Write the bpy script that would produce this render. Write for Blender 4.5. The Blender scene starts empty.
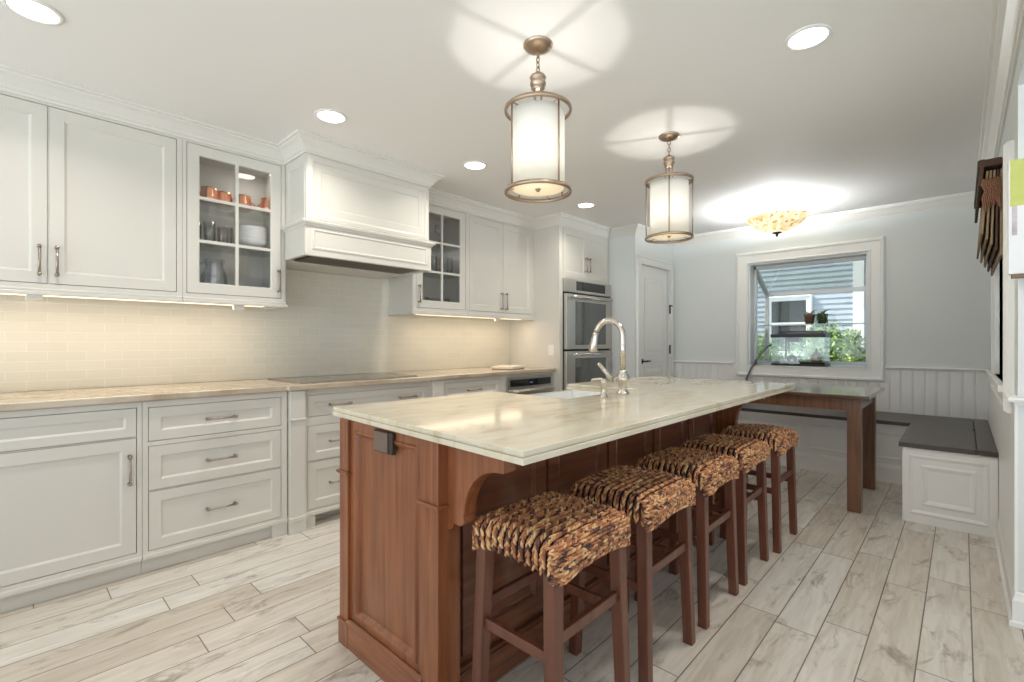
import bpy, bmesh, math, random
from mathutils import Vector, Matrix
random.seed(7)
C = bpy.context.scene
COL = C.collection
PI = math.pi

# ------------------------------------------------------------ camera
F_PX = 477.65; YAW = math.radians(43.2927)
cd = bpy.data.cameras.new('camera'); cam = bpy.data.objects.new('camera', cd); COL.objects.link(cam)
cd.sensor_fit = 'HORIZONTAL'; cd.sensor_width = 36.0; cd.lens = 36.0 * F_PX / 1024.0
cd.shift_y = 1.0 / 1024.0
cd.clip_start = 0.02; cd.clip_end = 200
cam.location = (0, 0, 1.18); cam.rotation_euler = (PI/2, 0, YAW - PI/2)
C.camera = cam
# ------------------------------------------------------------ world, sun, exposure
w = bpy.data.worlds.new('sky'); C.world = w; w.use_nodes = True
wn = w.node_tree; bg = wn.nodes['Background']
sky = wn.nodes.new('ShaderNodeTexSky'); sky.sky_type = 'HOSEK_WILKIE'
sky.sun_direction = Vector((-0.22, 0.6, 0.75)).normalized(); sky.turbidity = 5; sky.ground_albedo = 0.6
mixw = wn.nodes.new('ShaderNodeMix'); mixw.data_type = 'RGBA'; mixw.inputs[0].default_value = 0.75
wn.links.new(sky.outputs[0], mixw.inputs[6]); mixw.inputs[7].default_value = (0.84, 0.93, 1.0, 1)
# lower half of the world brightened to light the ceiling, standing in for sunlit ground
geo_w = wn.nodes.new('ShaderNodeTexCoord'); sep_w = wn.nodes.new('ShaderNodeSeparateXYZ'); wn.links.new(geo_w.outputs['Generated'], sep_w.inputs[0])
rmp = wn.nodes.new('ShaderNodeMapRange'); rmp.inputs[1].default_value = -.15; rmp.inputs[2].default_value = .10; rmp.inputs[3].default_value = 2.3; rmp.inputs[4].default_value = .78
wn.links.new(sep_w.outputs[2], rmp.inputs[0])
mulw = wn.nodes.new('ShaderNodeVectorMath'); mulw.operation = 'SCALE'; wn.links.new(mixw.outputs[2], mulw.inputs[0]); rmx = wn.nodes.new('ShaderNodeMapRange'); rmx.inputs[1].default_value = -1.0; rmx.inputs[2].default_value = .15; rmx.inputs[3].default_value = 2.4; rmx.inputs[4].default_value = .85  # world also brightened behind the camera to lift the back wall and bench
wn.links.new(sep_w.outputs[0], rmx.inputs[0]); mm = wn.nodes.new('ShaderNodeMath'); mm.operation = 'MULTIPLY'
wn.links.new(rmp.outputs[0], mm.inputs[0]); wn.links.new(rmx.outputs[0], mm.inputs[1]); wn.links.new(mm.outputs[0], mulw.inputs['Scale'])
wn.links.new(mulw.outputs[0], bg.inputs[0]); bg.inputs[1].default_value = .80
sd = bpy.data.lights.new('sun', 'SUN'); sd.energy = 7.0; sd.angle = math.radians(1.0); sd.color = (1, .95, .86)
so = bpy.data.objects.new('sun', sd); COL.objects.link(so)
so.rotation_euler = Vector((0.22, -0.60, -0.75)).to_track_quat('-Z', 'Y').to_euler()
C.view_settings.view_transform = 'Standard'; C.view_settings.look = 'None'
C.view_settings.exposure = 0.16; C.view_settings.gamma = 1.0; C.view_settings.use_curve_mapping = False
C.cycles.max_bounces = 10; C.cycles.diffuse_bounces = 5; C.cycles.glossy_bounces = 4
C.cycles.transparent_max_bounces = 24; C.cycles.transmission_bounces = 8
C.cycles.caustics_reflective = False; C.cycles.caustics_refractive = False
C.cycles.sample_clamp_indirect = 6
WARM = (1.0, 0.80, 0.58); NEUT = (1.0, 0.93, 0.84)
P_RECESSED = 4.6; P_UNDER = 1.7; P_PENDANT = 4.0; P_FLUSH = 68.0

# ------------------------------------------------------------ materials
MATS = {}
def nodes_of(name):
    m = bpy.data.materials.new(name); m.use_nodes = True
    nt = m.node_tree; return m, nt, nt.nodes['Principled BSDF']
def N(nt, t, **k):
    n = nt.nodes.new('ShaderNode' + t)
    for a, v in k.items(): setattr(n, a, v)
    return n
def simple(name, col, rough=.5, metal=0., spec=.5, bump=0., bscale=40., var=0., coat=0.):
    m, nt, b = nodes_of(name)
    b.inputs['Base Color'].default_value = (*col, 1); b.inputs['Roughness'].default_value = rough
    b.inputs['Metallic'].default_value = metal; b.inputs['Specular IOR Level'].default_value = spec
    b.inputs['Coat Weight'].default_value = coat
    tc = N(nt, 'TexCoord'); no = N(nt, 'TexNoise'); no.inputs['Scale'].default_value = bscale; no.inputs['Detail'].default_value = 3
    nt.links.new(tc.outputs['Object'], no.inputs['Vector'])
    if bump:
        bp = N(nt, 'Bump'); bp.inputs['Strength'].default_value = bump; bp.inputs['Distance'].default_value = .002
        nt.links.new(no.outputs[0], bp.inputs['Height']); nt.links.new(bp.outputs[0], b.inputs['Normal'])
    if var:
        mx = N(nt, 'Mix', data_type='RGBA'); nt.links.new(no.outputs[0], mx.inputs[0])
        mx.inputs[6].default_value = tuple(min(1, c*(1-var)) for c in col)+(1,); mx.inputs[7].default_value = tuple(min(1, c*(1+var)) for c in col)+(1,)
        nt.links.new(mx.outputs[2], b.inputs['Base Color'])
    MATS[name] = m; return m
def wood(name, c1, c2, rough=.35, axis='Z', scale=6., coat=.2):
    m, nt, b = nodes_of(name)
    tc = N(nt, 'TexCoord'); mp = N(nt, 'Mapping'); s = [14, 14, 14]; s['XYZ'.index(axis)] = .9
    mp.inputs['Scale'].default_value = s
    no = N(nt, 'TexNoise'); no.inputs['Scale'].default_value = scale*.45; no.inputs['Detail'].default_value = 6; no.inputs['Distortion'].default_value = .6
    cr = N(nt, 'ValToRGB'); cr.color_ramp.elements[0].position = .3; cr.color_ramp.elements[1].position = .72
    cr.color_ramp.elements[0].color = (*c1, 1); cr.color_ramp.elements[1].color = (*c2, 1)
    nt.links.new(tc.outputs['Object'], mp.inputs[0]); nt.links.new(mp.outputs[0], no.inputs['Vector'])
    nt.links.new(no.outputs[0], cr.inputs[0]); nt.links.new(cr.outputs[0], b.inputs['Base Color'])
    b.inputs['Roughness'].default_value = rough; b.inputs['Coat Weight'].default_value = coat; b.inputs['Coat Roughness'].default_value = .15
    MATS[name] = m; return m
def emis(name, col, strength, base=(.9, .9, .88)):
    m, nt, b = nodes_of(name)
    b.inputs['Base Color'].default_value = (*base, 1); b.inputs['Emission Color'].default_value = (*col, 1)
    b.inputs['Emission Strength'].default_value = strength; MATS[name] = m; return m
def glass(name, tint=(1, 1, 1), refl=.12, rough=.02):
    m, nt, b = nodes_of(name); nt.nodes.remove(b)
    out = nt.nodes['Material Output']; tr = N(nt, 'BsdfTransparent'); tr.inputs[0].default_value = (*tint, 1)
    gl = N(nt, 'BsdfGlossy'); gl.inputs['Roughness'].default_value = rough
    lw = N(nt, 'LayerWeight'); lw.inputs[0].default_value = .25
    ma = N(nt, 'Math', operation='MULTIPLY_ADD'); ma.inputs[1].default_value = .5; ma.inputs[2].default_value = refl*.35
    nt.links.new(lw.outputs['Fresnel'], ma.inputs[0])
    mx = N(nt, 'MixShader'); nt.links.new(ma.outputs[0], mx.inputs[0]); nt.links.new(tr.outputs[0], mx.inputs[1]); nt.links.new(gl.outputs[0], mx.inputs[2])
    nt.links.new(mx.outputs[0], out.inputs[0]); MATS[name] = m; return m

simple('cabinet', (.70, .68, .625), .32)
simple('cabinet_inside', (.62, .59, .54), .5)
simple('crown_paint', (.76, .745, .70), .4)
simple('trim_white', (.87, .865, .84), .35)
simple('wall_grey', (.74, .765, .75), .7, bump=.05, bscale=300)
simple('ceiling', (.86, .855, .84), .8)
simple('handle', (.42, .36, .31), .28, 1)
simple('chrome', (.72, .72, .72), .12, 1)
simple('nickel', (.62, .57, .50), .22, 1)
simple('filter_brown', (.16, .115, .085), .35, .6)
simple('steel', (.60, .57, .52), .30, 1)
simple('champagne', (.48, .37, .28), .32, 1)
simple('black_glass', (.012, .014, .014), .04, 0, .8)
m_ = simple('oven_glass', (.010, .016, .014), .04, 0, 1.0); m_.node_tree.nodes['Principled BSDF'].inputs['IOR'].default_value = 1.9
simple('cooktop_glass', (.10, .085, .07), .06, 0, .8)
simple('dark_gap', (.04, .035, .03), .6)
simple('copper', (.85, .38, .22), .25, 1, var=.15, bscale=20)
simple('porcelain', (.86, .87, .86), .12)
simple('white_fabric', (.86, .86, .84), .8)
simple('dark_bronze', (.08, .055, .04), .4, 1)
simple('black_plastic', (.02, .022, .03), .4)
simple('outlet_brown', (.16, .11, .08), .45)
simple('outlet_dark', (.03, .02, .015), .5)
simple('grey_cable', (.16, .16, .16), .5)
simple('bench_top', (.055, .040, .032), .33, var=.35, bscale=9)
simple('board_cream', (.78, .70, .60), .45, var=.08, bscale=20)
simple('board_edge', (.45, .27, .15), .5)
simple('shade_fabric', (.30, .22, .13), .85, bump=.6, bscale=160, var=.3)
simple('shade_dark', (.085, .045, .028), .8, bump=.6, bscale=160, var=.3)
simple('rope', (.26, .12, .065), .8, bump=1, bscale=200, var=.35)
simple('poster_white', (.82, .83, .84), .5)
simple('poster_lime', (.55, .60, .17), .6, var=.15, bscale=12)
simple('poster_ink', (.55, .50, .52), .6, var=.4, bscale=25)
simple('poster_wood', (.22, .15, .09), .6)
simple('terracotta', (.23, .11, .07), .6, var=.3, bscale=20)
simple('pot_green', (.05, .07, .045), .4)
simple('leaf', (.13, .24, .05), .5, var=.4, bscale=3)
simple('leaf_light', (.32, .46, .12), .5, var=.35, bscale=3)
simple('leaf_dark', (.04, .075, .03), .5, var=.35, bscale=5)
simple('bark', (.10, .07, .045), .8)
simple('gravel', (.03, .02, .016), .8, bump=1, bscale=150)
simple('ornament', (.24, .19, .05), .5, var=.5, bscale=40)
simple('siding', (.38, .45, .52), .6)
simple('ext_trim', (.78, .80, .82), .5)
simple('lawn', (.10, .16, .05), .9, var=.4, bscale=2)
simple('led_blue', (.15, .3, .9), .4)
wood('cherry', (.17, .052, .019), (.33, .115, .042), .30)
wood('cherry_h', (.17, .052, .019), (.33, .115, .042), .30, axis='Y')
wood('cherry_x', (.13, .045, .022), (.25, .09, .045), .30, axis='X')
wood('stool_wood', (.10, .031, .016), (.18, .060, .032), .33)
wood('table_wood', (.10, .045, .022), (.22, .105, .055), .28)
wood('table_top_wood', (.07, .035, .02), (.16, .08, .045), .12, axis='Y', coat=.6)
emis('lamp_lens', (1, .95, .85), 9)
emis('under_lens', (1, .78, .50), 2)
emis('puck_lens', (1, .90, .72), 3.2)
emis('warm_diffuser', (1, .80, .48), .55, (.9, .85, .7))
glass('pane', refl=.15)
glass('pane_out', refl=.12)
glass('drink_glass', (.965, .975, .98), refl=.35)
glass('tank_glass', (.95, .98, .965), refl=.2)
def shade_mat():
    m, nt, b = nodes_of('lamp_shade'); nt.nodes.remove(b); out = nt.nodes['Material Output']
    d = N(nt, 'BsdfDiffuse'); d.inputs[0].default_value = (.88, .88, .86, 1)
    t = N(nt, 'BsdfTranslucent'); t.inputs[0].default_value = (.93, .92, .89, 1)
    mx = N(nt, 'MixShader'); mx.inputs[0].default_value = .55
    nt.links.new(d.outputs[0], mx.inputs[1]); nt.links.new(t.outputs[0], mx.inputs[2]); nt.links.new(mx.outputs[0], out.inputs[0])
    MATS['lamp_shade'] = m
shade_mat()
def mosaic_mat():
    m, nt, b = nodes_of('mosaic_glass')
    tc = N(nt, 'TexCoord'); v = N(nt, 'TexVoronoi'); v.inputs['Scale'].default_value = 42
    nt.links.new(tc.outputs['Object'], v.inputs['Vector'])
    cr = N(nt, 'ValToRGB'); e = cr.color_ramp.elements
    e[0].position = 0; e[0].color = (.55, .33, .10, 1); e[1].position = 1; e[1].color = (1, .93, .70, 1)
    x = e.new(.35); x.color = (.93, .72, .36, 1); x = e.new(.6); x.color = (.98, .88, .6, 1)
    sep = N(nt, 'SeparateColor'); nt.links.new(v.outputs['Color'], sep.inputs[0]); nt.links.new(sep.outputs[0], cr.inputs[0])
    nt.links.new(cr.outputs[0], b.inputs['Base Color']); nt.links.new(cr.outputs[0], b.inputs['Emission Color'])
    b.inputs['Emission Strength'].default_value = .62; b.inputs['Roughness'].default_value = .3
    tl = N(nt, 'BsdfTranslucent'); nt.links.new(cr.outputs[0], tl.inputs[0]); ms = N(nt, 'MixShader'); ms.inputs[0].default_value = .004
    nt.links.new(b.outputs[0], ms.inputs[1]); nt.links.new(tl.outputs[0], ms.inputs[2]); nt.links.new(ms.outputs[0], nt.nodes['Material Output'].inputs[0])
    MATS['mosaic_glass'] = m
mosaic_mat()
def stone_mat(name, c0, c1, c2, rough=.1):
    m, nt, b = nodes_of(name)
    tc = N(nt, 'TexCoord'); mp = N(nt, 'Mapping'); mp.inputs['Rotation'].default_value = (0, 0, .5); mp.inputs['Scale'].default_value = (1, 2.6, 1)
    no = N(nt, 'TexNoise'); no.inputs['Scale'].default_value = 2.2; no.inputs['Detail'].default_value = 9; no.inputs['Roughness'].default_value = .6; no.inputs['Distortion'].default_value = 1.6
    cr = N(nt, 'ValToRGB'); e = cr.color_ramp.elements
    e[0].position = .30; e[0].color = (*c0, 1); e[1].position = .75; e[1].color = (*c2, 1); x = e.new(.46); x.color = (*c1, 1)
    nt.links.new(tc.outputs['Object'], mp.inputs[0]); nt.links.new(mp.outputs[0], no.inputs['Vector']); nt.links.new(no.outputs[0], cr.inputs[0])
    nt.links.new(cr.outputs[0], b.inputs['Base Color']); b.inputs['Roughness'].default_value = rough
    MATS[name] = m
stone_mat('island_stone', (.52, .43, .29), (.67, .60, .46), (.75, .70, .59), .10)
stone_mat('counter_stone', (.34, .26, .18), (.48, .40, .30), (.62, .55, .44), .15)
def seat_mat():
    m, nt, b = nodes_of('woven_strand')
    g = N(nt, 'NewGeometry'); cr = N(nt, 'ValToRGB'); e = cr.color_ramp.elements
    e[0].position = 0; e[0].color = (.05, .022, .022, 1); e[1].position = 1; e[1].color = (.80, .54, .28, 1)
    for p, c in ((.12, (.11, .045, .035)), (.25, (.27, .10, .05)), (.5, (.47, .19, .08)), (.8, (.62, .32, .14))):
        x = e.new(p); x.color = (*c, 1)
    nt.links.new(g.outputs['Random Per Island'], cr.inputs[0]); nt.links.new(cr.outputs[0], b.inputs['Base Color'])
    b.inputs['Roughness'].default_value = .42; MATS['woven_strand'] = m
    simple('woven_core', (.035, .016, .012), .8)
seat_mat()
def floor_mat():
    m, nt, b = nodes_of('plank_floor'); L = nt.links
    tc = N(nt, 'TexCoord'); sp = N(nt, 'SeparateXYZ'); L.new(tc.outputs['Object'], sp.inputs[0])
    def M(op, a, bb=None, c=None):
        n = N(nt, 'Math', operation=op)
        for i, v in enumerate((a, bb, c)):
            if v is None: continue
            if isinstance(v, (int, float)): n.inputs[i].default_value = v
            else: L.new(v, n.inputs[i])
        return n.outputs[0]
    W = .151; LEN = .92
    yv = M('DIVIDE', M('ADD', sp.outputs[1], .029 + W*60), W); row = M('FLOOR', yv); fy = M('FRACT', yv)
    wn1 = N(nt, 'TexWhiteNoise', noise_dimensions='1D'); L.new(row, wn1.inputs['W'])
    xv = M('ADD', M('DIVIDE', M('ADD', sp.outputs[0], 40.0), LEN), wn1.outputs[0]); colm = M('FLOOR', xv); fx = M('FRACT', xv)
    dy = M('MULTIPLY', M('MINIMUM', fy, M('SUBTRACT', 1.0, fy)), W); dx = M('MULTIPLY', M('MINIMUM', fx, M('SUBTRACT', 1.0, fx)), LEN)
    gap = M('LESS_THAN', M('MINIMUM', dx, dy), .0022)
    cb = N(nt, 'CombineXYZ'); L.new(row, cb.inputs[0]); L.new(colm, cb.inputs[1])
    wn2 = N(nt, 'TexWhiteNoise', noise_dimensions='2D'); L.new(cb.outputs[0], wn2.inputs[0])
    tone = N(nt, 'ValToRGB'); e = tone.color_ramp.elements
    e[0].position = 0; e[0].color = (.62, .55, .47, 1); e[1].position = 1; e[1].color = (.75, .72, .67, 1)
    x = e.new(.4); x.color = (.68, .63, .56, 1); x = e.new(.7); x.color = (.72, .68, .62, 1)
    L.new(wn2.outputs[0], tone.inputs[0])
    # plank-local grain
    off = M('MULTIPLY', wn2.outputs[0], 37.0)
    gc = N(nt, 'CombineXYZ'); L.new(M('MULTIPLY', sp.outputs[0], 1.5), gc.inputs[0]); L.new(M('MULTIPLY', sp.outputs[1], 12.0), gc.inputs[1]); L.new(off, gc.inputs[2])
    n1 = N(nt, 'TexNoise'); n1.inputs['Scale'].default_value = 2.2; n1.inputs['Detail'].default_value = 7; n1.inputs['Distortion'].default_value = 1.2
    L.new(gc.outputs[0], n1.inputs['Vector'])
    gr = N(nt, 'ValToRGB'); gr.color_ramp.elements[0].position = .25; gr.color_ramp.elements[0].color = (.80, .77, .73, 1)
    gr.color_ramp.elements[1].position = .65; gr.color_ramp.elements[1].color = (1.04, 1.04, 1.04, 1); L.new(n1.outputs[0], gr.inputs[0])
    mu = N(nt, 'Mix', data_type='RGBA', blend_type='MULTIPLY'); mu.inputs[0].default_value = 1; L.new(tone.outputs[0], mu.inputs[6]); L.new(gr.outputs[0], mu.inputs[7])
    # knots / weathered patches
    kc = N(nt, 'CombineXYZ'); L.new(M('MULTIPLY', sp.outputs[0], 2.6), kc.inputs[0]); L.new(M('MULTIPLY', sp.outputs[1], 7.0), kc.inputs[1]); L.new(off, kc.inputs[2])
    n2 = N(nt, 'TexNoise'); n2.inputs['Scale'].default_value = 1.5; n2.inputs['Detail'].default_value = 8; n2.inputs['Roughness'].default_value = .7; n2.inputs['Distortion'].default_value = .8
    L.new(kc.outputs[0], n2.inputs['Vector'])
    kr = N(nt, 'ValToRGB'); kr.color_ramp.elements[0].position = .545; kr.color_ramp.elements[0].color = (0, 0, 0, 1)
    kr.color_ramp.elements[1].position = .67; kr.color_ramp.elements[1].color = (.75, .75, .75, 1); L.new(n2.outputs[0], kr.inputs[0])
    mk = N(nt, 'Mix', data_type='RGBA'); L.new(kr.outputs[0], mk.inputs[0]); L.new(mu.outputs[2], mk.inputs[6]); mk.inputs[7].default_value = (.25, .19, .145, 1)
    mg = N(nt, 'Mix', data_type='RGBA'); L.new(gap, mg.inputs[0]); L.new(mk.outputs[2], mg.inputs[6]); mg.inputs[7].default_value = (.20, .15, .11, 1)
    L.new(mg.outputs[2], b.inputs['Base Color']); b.inputs['Roughness'].default_value = .30
    bp = N(nt, 'Bump'); bp.inputs['Strength'].default_value = .5; bp.inputs['Distance'].default_value = .002; L.new(M('SUBTRACT', 1.0, gap), bp.inputs['Height']); L.new(bp.outputs[0], b.inputs['Normal'])
    MATS['plank_floor'] = m
floor_mat()
def tile_mat():
    m, nt, b = nodes_of('subway_tile'); L = nt.links
    tc = N(nt, 'TexCoord'); sp = N(nt, 'SeparateXYZ'); cb = N(nt, 'CombineXYZ'); L.new(tc.outputs['Object'], sp.inputs[0])
    L.new(sp.outputs[0], cb.inputs[0]); L.new(sp.outputs[2], cb.inputs[1])
    br = N(nt, 'TexBrick'); br.inputs['Scale'].default_value = 1; br.inputs['Brick Width'].default_value = .16; br.inputs['Row Height'].default_value = .053
    br.inputs['Mortar Size'].default_value = .0016; br.inputs['Mortar Smooth'].default_value = .2; br.inputs['Color1'].default_value = (.74, .72, .63, 1); br.inputs['Color2'].default_value = (.77, .75, .66, 1)
    br.inputs['Mortar'].default_value = (.85, .83, .75, 1); L.new(cb.outputs[0], br.inputs['Vector']); L.new(br.outputs[0], b.inputs['Base Color'])
    b.inputs['Roughness'].default_value = .12
    bp = N(nt, 'Bump'); bp.invert = True; bp.inputs['Strength'].default_value = .4; bp.inputs['Distance'].default_value = .002; L.new(br.outputs['Fac'], bp.inputs['Height']); L.new(bp.outputs[0], b.inputs['Normal'])
    MATS['subway_tile'] = m
tile_mat()

# ------------------------------------------------------------ mesh builder
def world_loc(o):
    v = Vector(o.location)
    while o.parent: o = o.parent; v += Vector(o.location)
    return v
class MB:
    def __init__(s): s.v = []; s.f = []; s.m = []; s.sm = []; s.mi = 0
    def add(s, vs, fs, smooth=False):
        n = len(s.v); s.v += [Vector(x) for x in vs]
        for f in fs: s.f.append([i+n for i in f]); s.m.append(s.mi); s.sm.append(smooth)
        return s
    def box(s, x0, x1, y0, y1, z0, z1):
        return s.add([(x0, y0, z0), (x1, y0, z0), (x1, y1, z0), (x0, y1, z0), (x0, y0, z1), (x1, y0, z1), (x1, y1, z1), (x0, y1, z1)],
                     [(0, 3, 2, 1), (4, 5, 6, 7), (0, 1, 5, 4), (1, 2, 6, 5), (2, 3, 7, 6), (3, 0, 4, 7)])
    def hexa(s, b, t):   # bottom quad, top quad
        return s.add(list(b)+list(t), [(0, 3, 2, 1), (4, 5, 6, 7), (0, 1, 5, 4), (1, 2, 6, 5), (2, 3, 7, 6), (3, 0, 4, 7)])
    def bar(s, p, q, wx, wy=None, up=(0, 0, 1)):
        p = Vector(p); q = Vector(q); wy = wy or wx; d = (q-p).normalized(); u = Vector(up)
        if abs(d.dot(u)) > .95: u = Vector((1, 0, 0))
        a = d.cross(u).normalized(); b = a.cross(d).normalized(); a *= wx/2; b *= wy/2
        return s.hexa([p-a-b, p+a-b, p+a+b, p-a+b], [q-a-b, q+a-b, q+a+b, q-a+b])
    def tube(s, pts, r, n=10, closed=False, cap=True):
        P = [Vector(p) for p in pts]; R = r if isinstance(r, (list, tuple)) else [r]*len(P)
        rings = []; prev = None
        for i, p in enumerate(P):
            if closed: d = P[(i+1) % len(P)]-P[i-1]
            else: d = P[min(i+1, len(P)-1)]-P[max(i-1, 0)]
            d.normalize()
            if prev is None:
                u = Vector((0, 0, 1)) if abs(d.z) < .9 else Vector((1, 0, 0)); a = d.cross(u).normalized()
            else: a = (prev-d*prev.dot(d)).normalized()
            prev = a; b = d.cross(a)
            rings.append([p+(a*math.cos(2*PI*k/n)+b*math.sin(2*PI*k/n))*R[i] for k in range(n)])
        vs = [v for r_ in rings for v in r_]; fs = []; m = len(rings)
        for i in range(m if closed else m-1):
            j = (i+1) % m
            for k in range(n): fs.append((i*n+k, i*n+(k+1) % n, j*n+(k+1) % n, j*n+k))
        s.add(vs, fs, True)
        if not closed and cap:
            s.add(rings[0], [tuple(reversed(range(n)))]); s.add(rings[-1], [tuple(range(n))])
        return s
    def cyl(s, p, q, r, n=20): return s.tube([p, q], r, n)
    def lathe(s, prof, c=(0, 0, 0), n=28, axis='Z'):   # prof: (r, h)
        c = Vector(c); vs = []; fs = []
        def T(r, h, a):
            if axis == 'Z': return c+Vector((r*math.cos(a), r*math.sin(a), h))
            if axis == 'Y': return c+Vector((r*math.cos(a), h, r*math.sin(a)))
            return c+Vector((h, r*math.cos(a), r*math.sin(a)))
        for r, h in prof:
            for k in range(n): vs.append(T(max(r, 1e-5), h, 2*PI*k/n))
        for i in range(len(prof)-1):
            for k in range(n): fs.append((i*n+k, i*n+(k+1) % n, (i+1)*n+(k+1) % n, (i+1)*n+k))
        return s.add(vs, fs, True)
    def torus(s, c, R, r, n=40, m=10, axis='Z', sx=1, sy=1):
        pts = []
        for k in range(n):
            a = 2*PI*k/n; x, y = R*math.cos(a)*sx, R*math.sin(a)*sy
            pts.append(Vector(c)+Vector({'Z': (x, y, 0), 'Y': (x, 0, y), 'X': (0, x, y)}[axis]))
        return s.tube(pts, r, m, closed=True)
    def prism(s, poly, h0, h1, plane='XY', smooth=False):
        def T(a, b, h): return {'XY': (a, b, h), 'XZ': (a, h, b), 'YZ': (h, a, b)}[plane]
        n = len(poly); vs = [T(a, b, h0) for a, b in poly]+[T(a, b, h1) for a, b in poly]
        s.add(vs, [tuple(range(n)), tuple(range(n, 2*n))]); s.add(vs, [(i, (i+1) % n, n+(i+1) % n, n+i) for i in range(n)], smooth)
        return s
    def rings(s, T, u0, u1, w0, w1, rg):
        """nested rectangles: rg = [(inset, depth)], first two form the outer solid"""
        vs = []; fs = []
        for ins, n in rg:
            for u, w_ in ((u0+ins, w0+ins), (u1-ins, w0+ins), (u1-ins, w1-ins), (u0+ins, w1-ins)): vs.append(T(u, w_, n))
        for i in range(len(rg)-1):
            for k in range(4): fs.append((i*4+k, i*4+(k+1) % 4, (i+1)*4+(k+1) % 4, (i+1)*4+k))
        l = (len(rg)-1)*4; fs += [(0, 1, 2, 3), (l, l+1, l+2, l+3)]
        return s.add(vs, fs)
    def build(s, name, mat, parent=None, bevel=0, kind=None, loc=None):
        base = world_loc(parent) if parent else Vector(loc or (0, 0, 0))
        me = bpy.data.meshes.new(name)
        bm = bmesh.new(); vv = [bm.verts.new(v-base) for v in s.v]
        for f, mi, sm in zip(s.f, s.m, s.sm):
            try: fc = bm.faces.new([vv[i] for i in f])
            except ValueError: continue
            fc.material_index = mi; fc.smooth = sm
        bmesh.ops.remove_doubles(bm, verts=bm.verts, dist=1e-5)
        bmesh.ops.recalc_face_normals(bm, faces=bm.faces)
        bm.to_mesh(me); bm.free()
        for x in (mat if isinstance(mat, (list, tuple)) else [mat]): me.materials.append(MATS[x])
        o = bpy.data.objects.new(name, me); COL.objects.link(o)
        if parent: o.parent = parent
        else: o.location = base
        if bevel:
            b = o.modifiers.new('bevel', 'BEVEL'); b.width = bevel; b.segments = 2; b.limit_method = 'ANGLE'; b.angle_limit = math.radians(40)
        if kind: o['kind'] = kind
        return o
def empty(name, loc):
    o = bpy.data.objects.new(name, None); COL.objects.link(o); o.location = loc; o.empty_display_size = .1; return o
def tag(o, label, cat, group=None):
    o['label'] = label; o['category'] = cat
    if group: o['group'] = group
    return o
def children(o): return [c for c in bpy.data.objects if c.parent == o]
def copy_tree(o, loc=None, parent=None):
    c = o.copy(); COL.objects.link(c); c.parent = parent
    if loc is not None: c.location = loc
    for ch in children(o): copy_tree(ch, None, c)
    return c
def area(name, loc, size, power, col, rot=(0, 0, 0), shape='DISK', size_y=None, parent=None, spread=None):
    d = bpy.data.lights.new(name, 'AREA'); d.shape = shape; d.size = size; d.energy = power; d.color = col
    if size_y: d.size_y = size_y
    if spread: d.spread = spread
    o = bpy.data.objects.new(name, d); COL.objects.link(o); o.rotation_euler = rot
    if parent: o.parent = parent; o.location = Vector(loc)-world_loc(parent)
    else: o.location = loc
    return o
def TY(y):  return lambda u, w_, n: (u, y-n, w_)      # face towards -Y, u = X
def TX(x):  return lambda u, w_, n: (x-n, u, w_)      # face towards -X, u = Y
def TYp(y): return lambda u, w_, n: (u, y+n, w_)
SHAKER = lambda th, rail, rec: [(0, -th), (0, 0), (rail, 0), (rail+.006, -rec*.5), (rail+.009, -rec)]

# ------------------------------------------------------------ dimensions
CH = 2.46; YW = 3.66; XB = 5.72; YR = -.17; XC = 4.773; YD = 2.63
XT0, XT1, YT = 3.84, 4.77, 2.96
# ------------------------------------------------------------ room shell
MB().box(-3, 5.95, -3.6, YW+.15, -.12, 0).build('floor', 'plank_floor', kind='structure')
MB().box(-3, 5.95, -3.6, YW+.15, CH, CH+.15).build('ceiling', 'ceiling', kind='structure')
MB().box(-3, XB+.14, YW, YW+.14, 0, CH).build('wall_left', 'wall_grey', kind='structure')
WY0, WY1, WZ0, WZ1 = .655, 1.745, .925, 2.055
m = MB(); m.box(XB, XB+.14, YR-.14, WY0, 0, CH); m.box(XB, XB+.14, WY1, YW, 0, CH); m.box(XB, XB+.14, WY0, WY1, 0, WZ0); m.box(XB, XB+.14, WY0, WY1, WZ1, CH)
m.build('wall_back', 'wall_grey', kind='structure')
RX0, RX1, RZ0, RZ1 = 3.2, 4.25, .98, 1.96
m = MB(); m.box(RX1, XB, YR-.14, YR, 0, CH); m.box(2.9, RX0, YR-.14, YR, 0, CH); m.box(RX0, RX1, YR-.14, YR, 0, RZ0); m.box(RX0, RX1, YR-.14, YR, RZ1, CH); m.box(1.0, 2.9, YR-.14, YR, 2.25, CH)
m.build('wall_right', 'wall_grey', kind='structure')
DX0, DX1, DZ = 4.89, 5.60, 2.06
m = MB(); m.box(XC, DX0, YD, YD+.12, 0, CH); m.box(DX1, XB, YD, YD+.12, 0, CH); m.box(DX0, DX1, YD, YD+.12, DZ, CH); m.box(XC, XC+.1, YD+.12, YW, 0, CH)
m.build('wall_closet', 'wall_grey', kind='structure')

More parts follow.
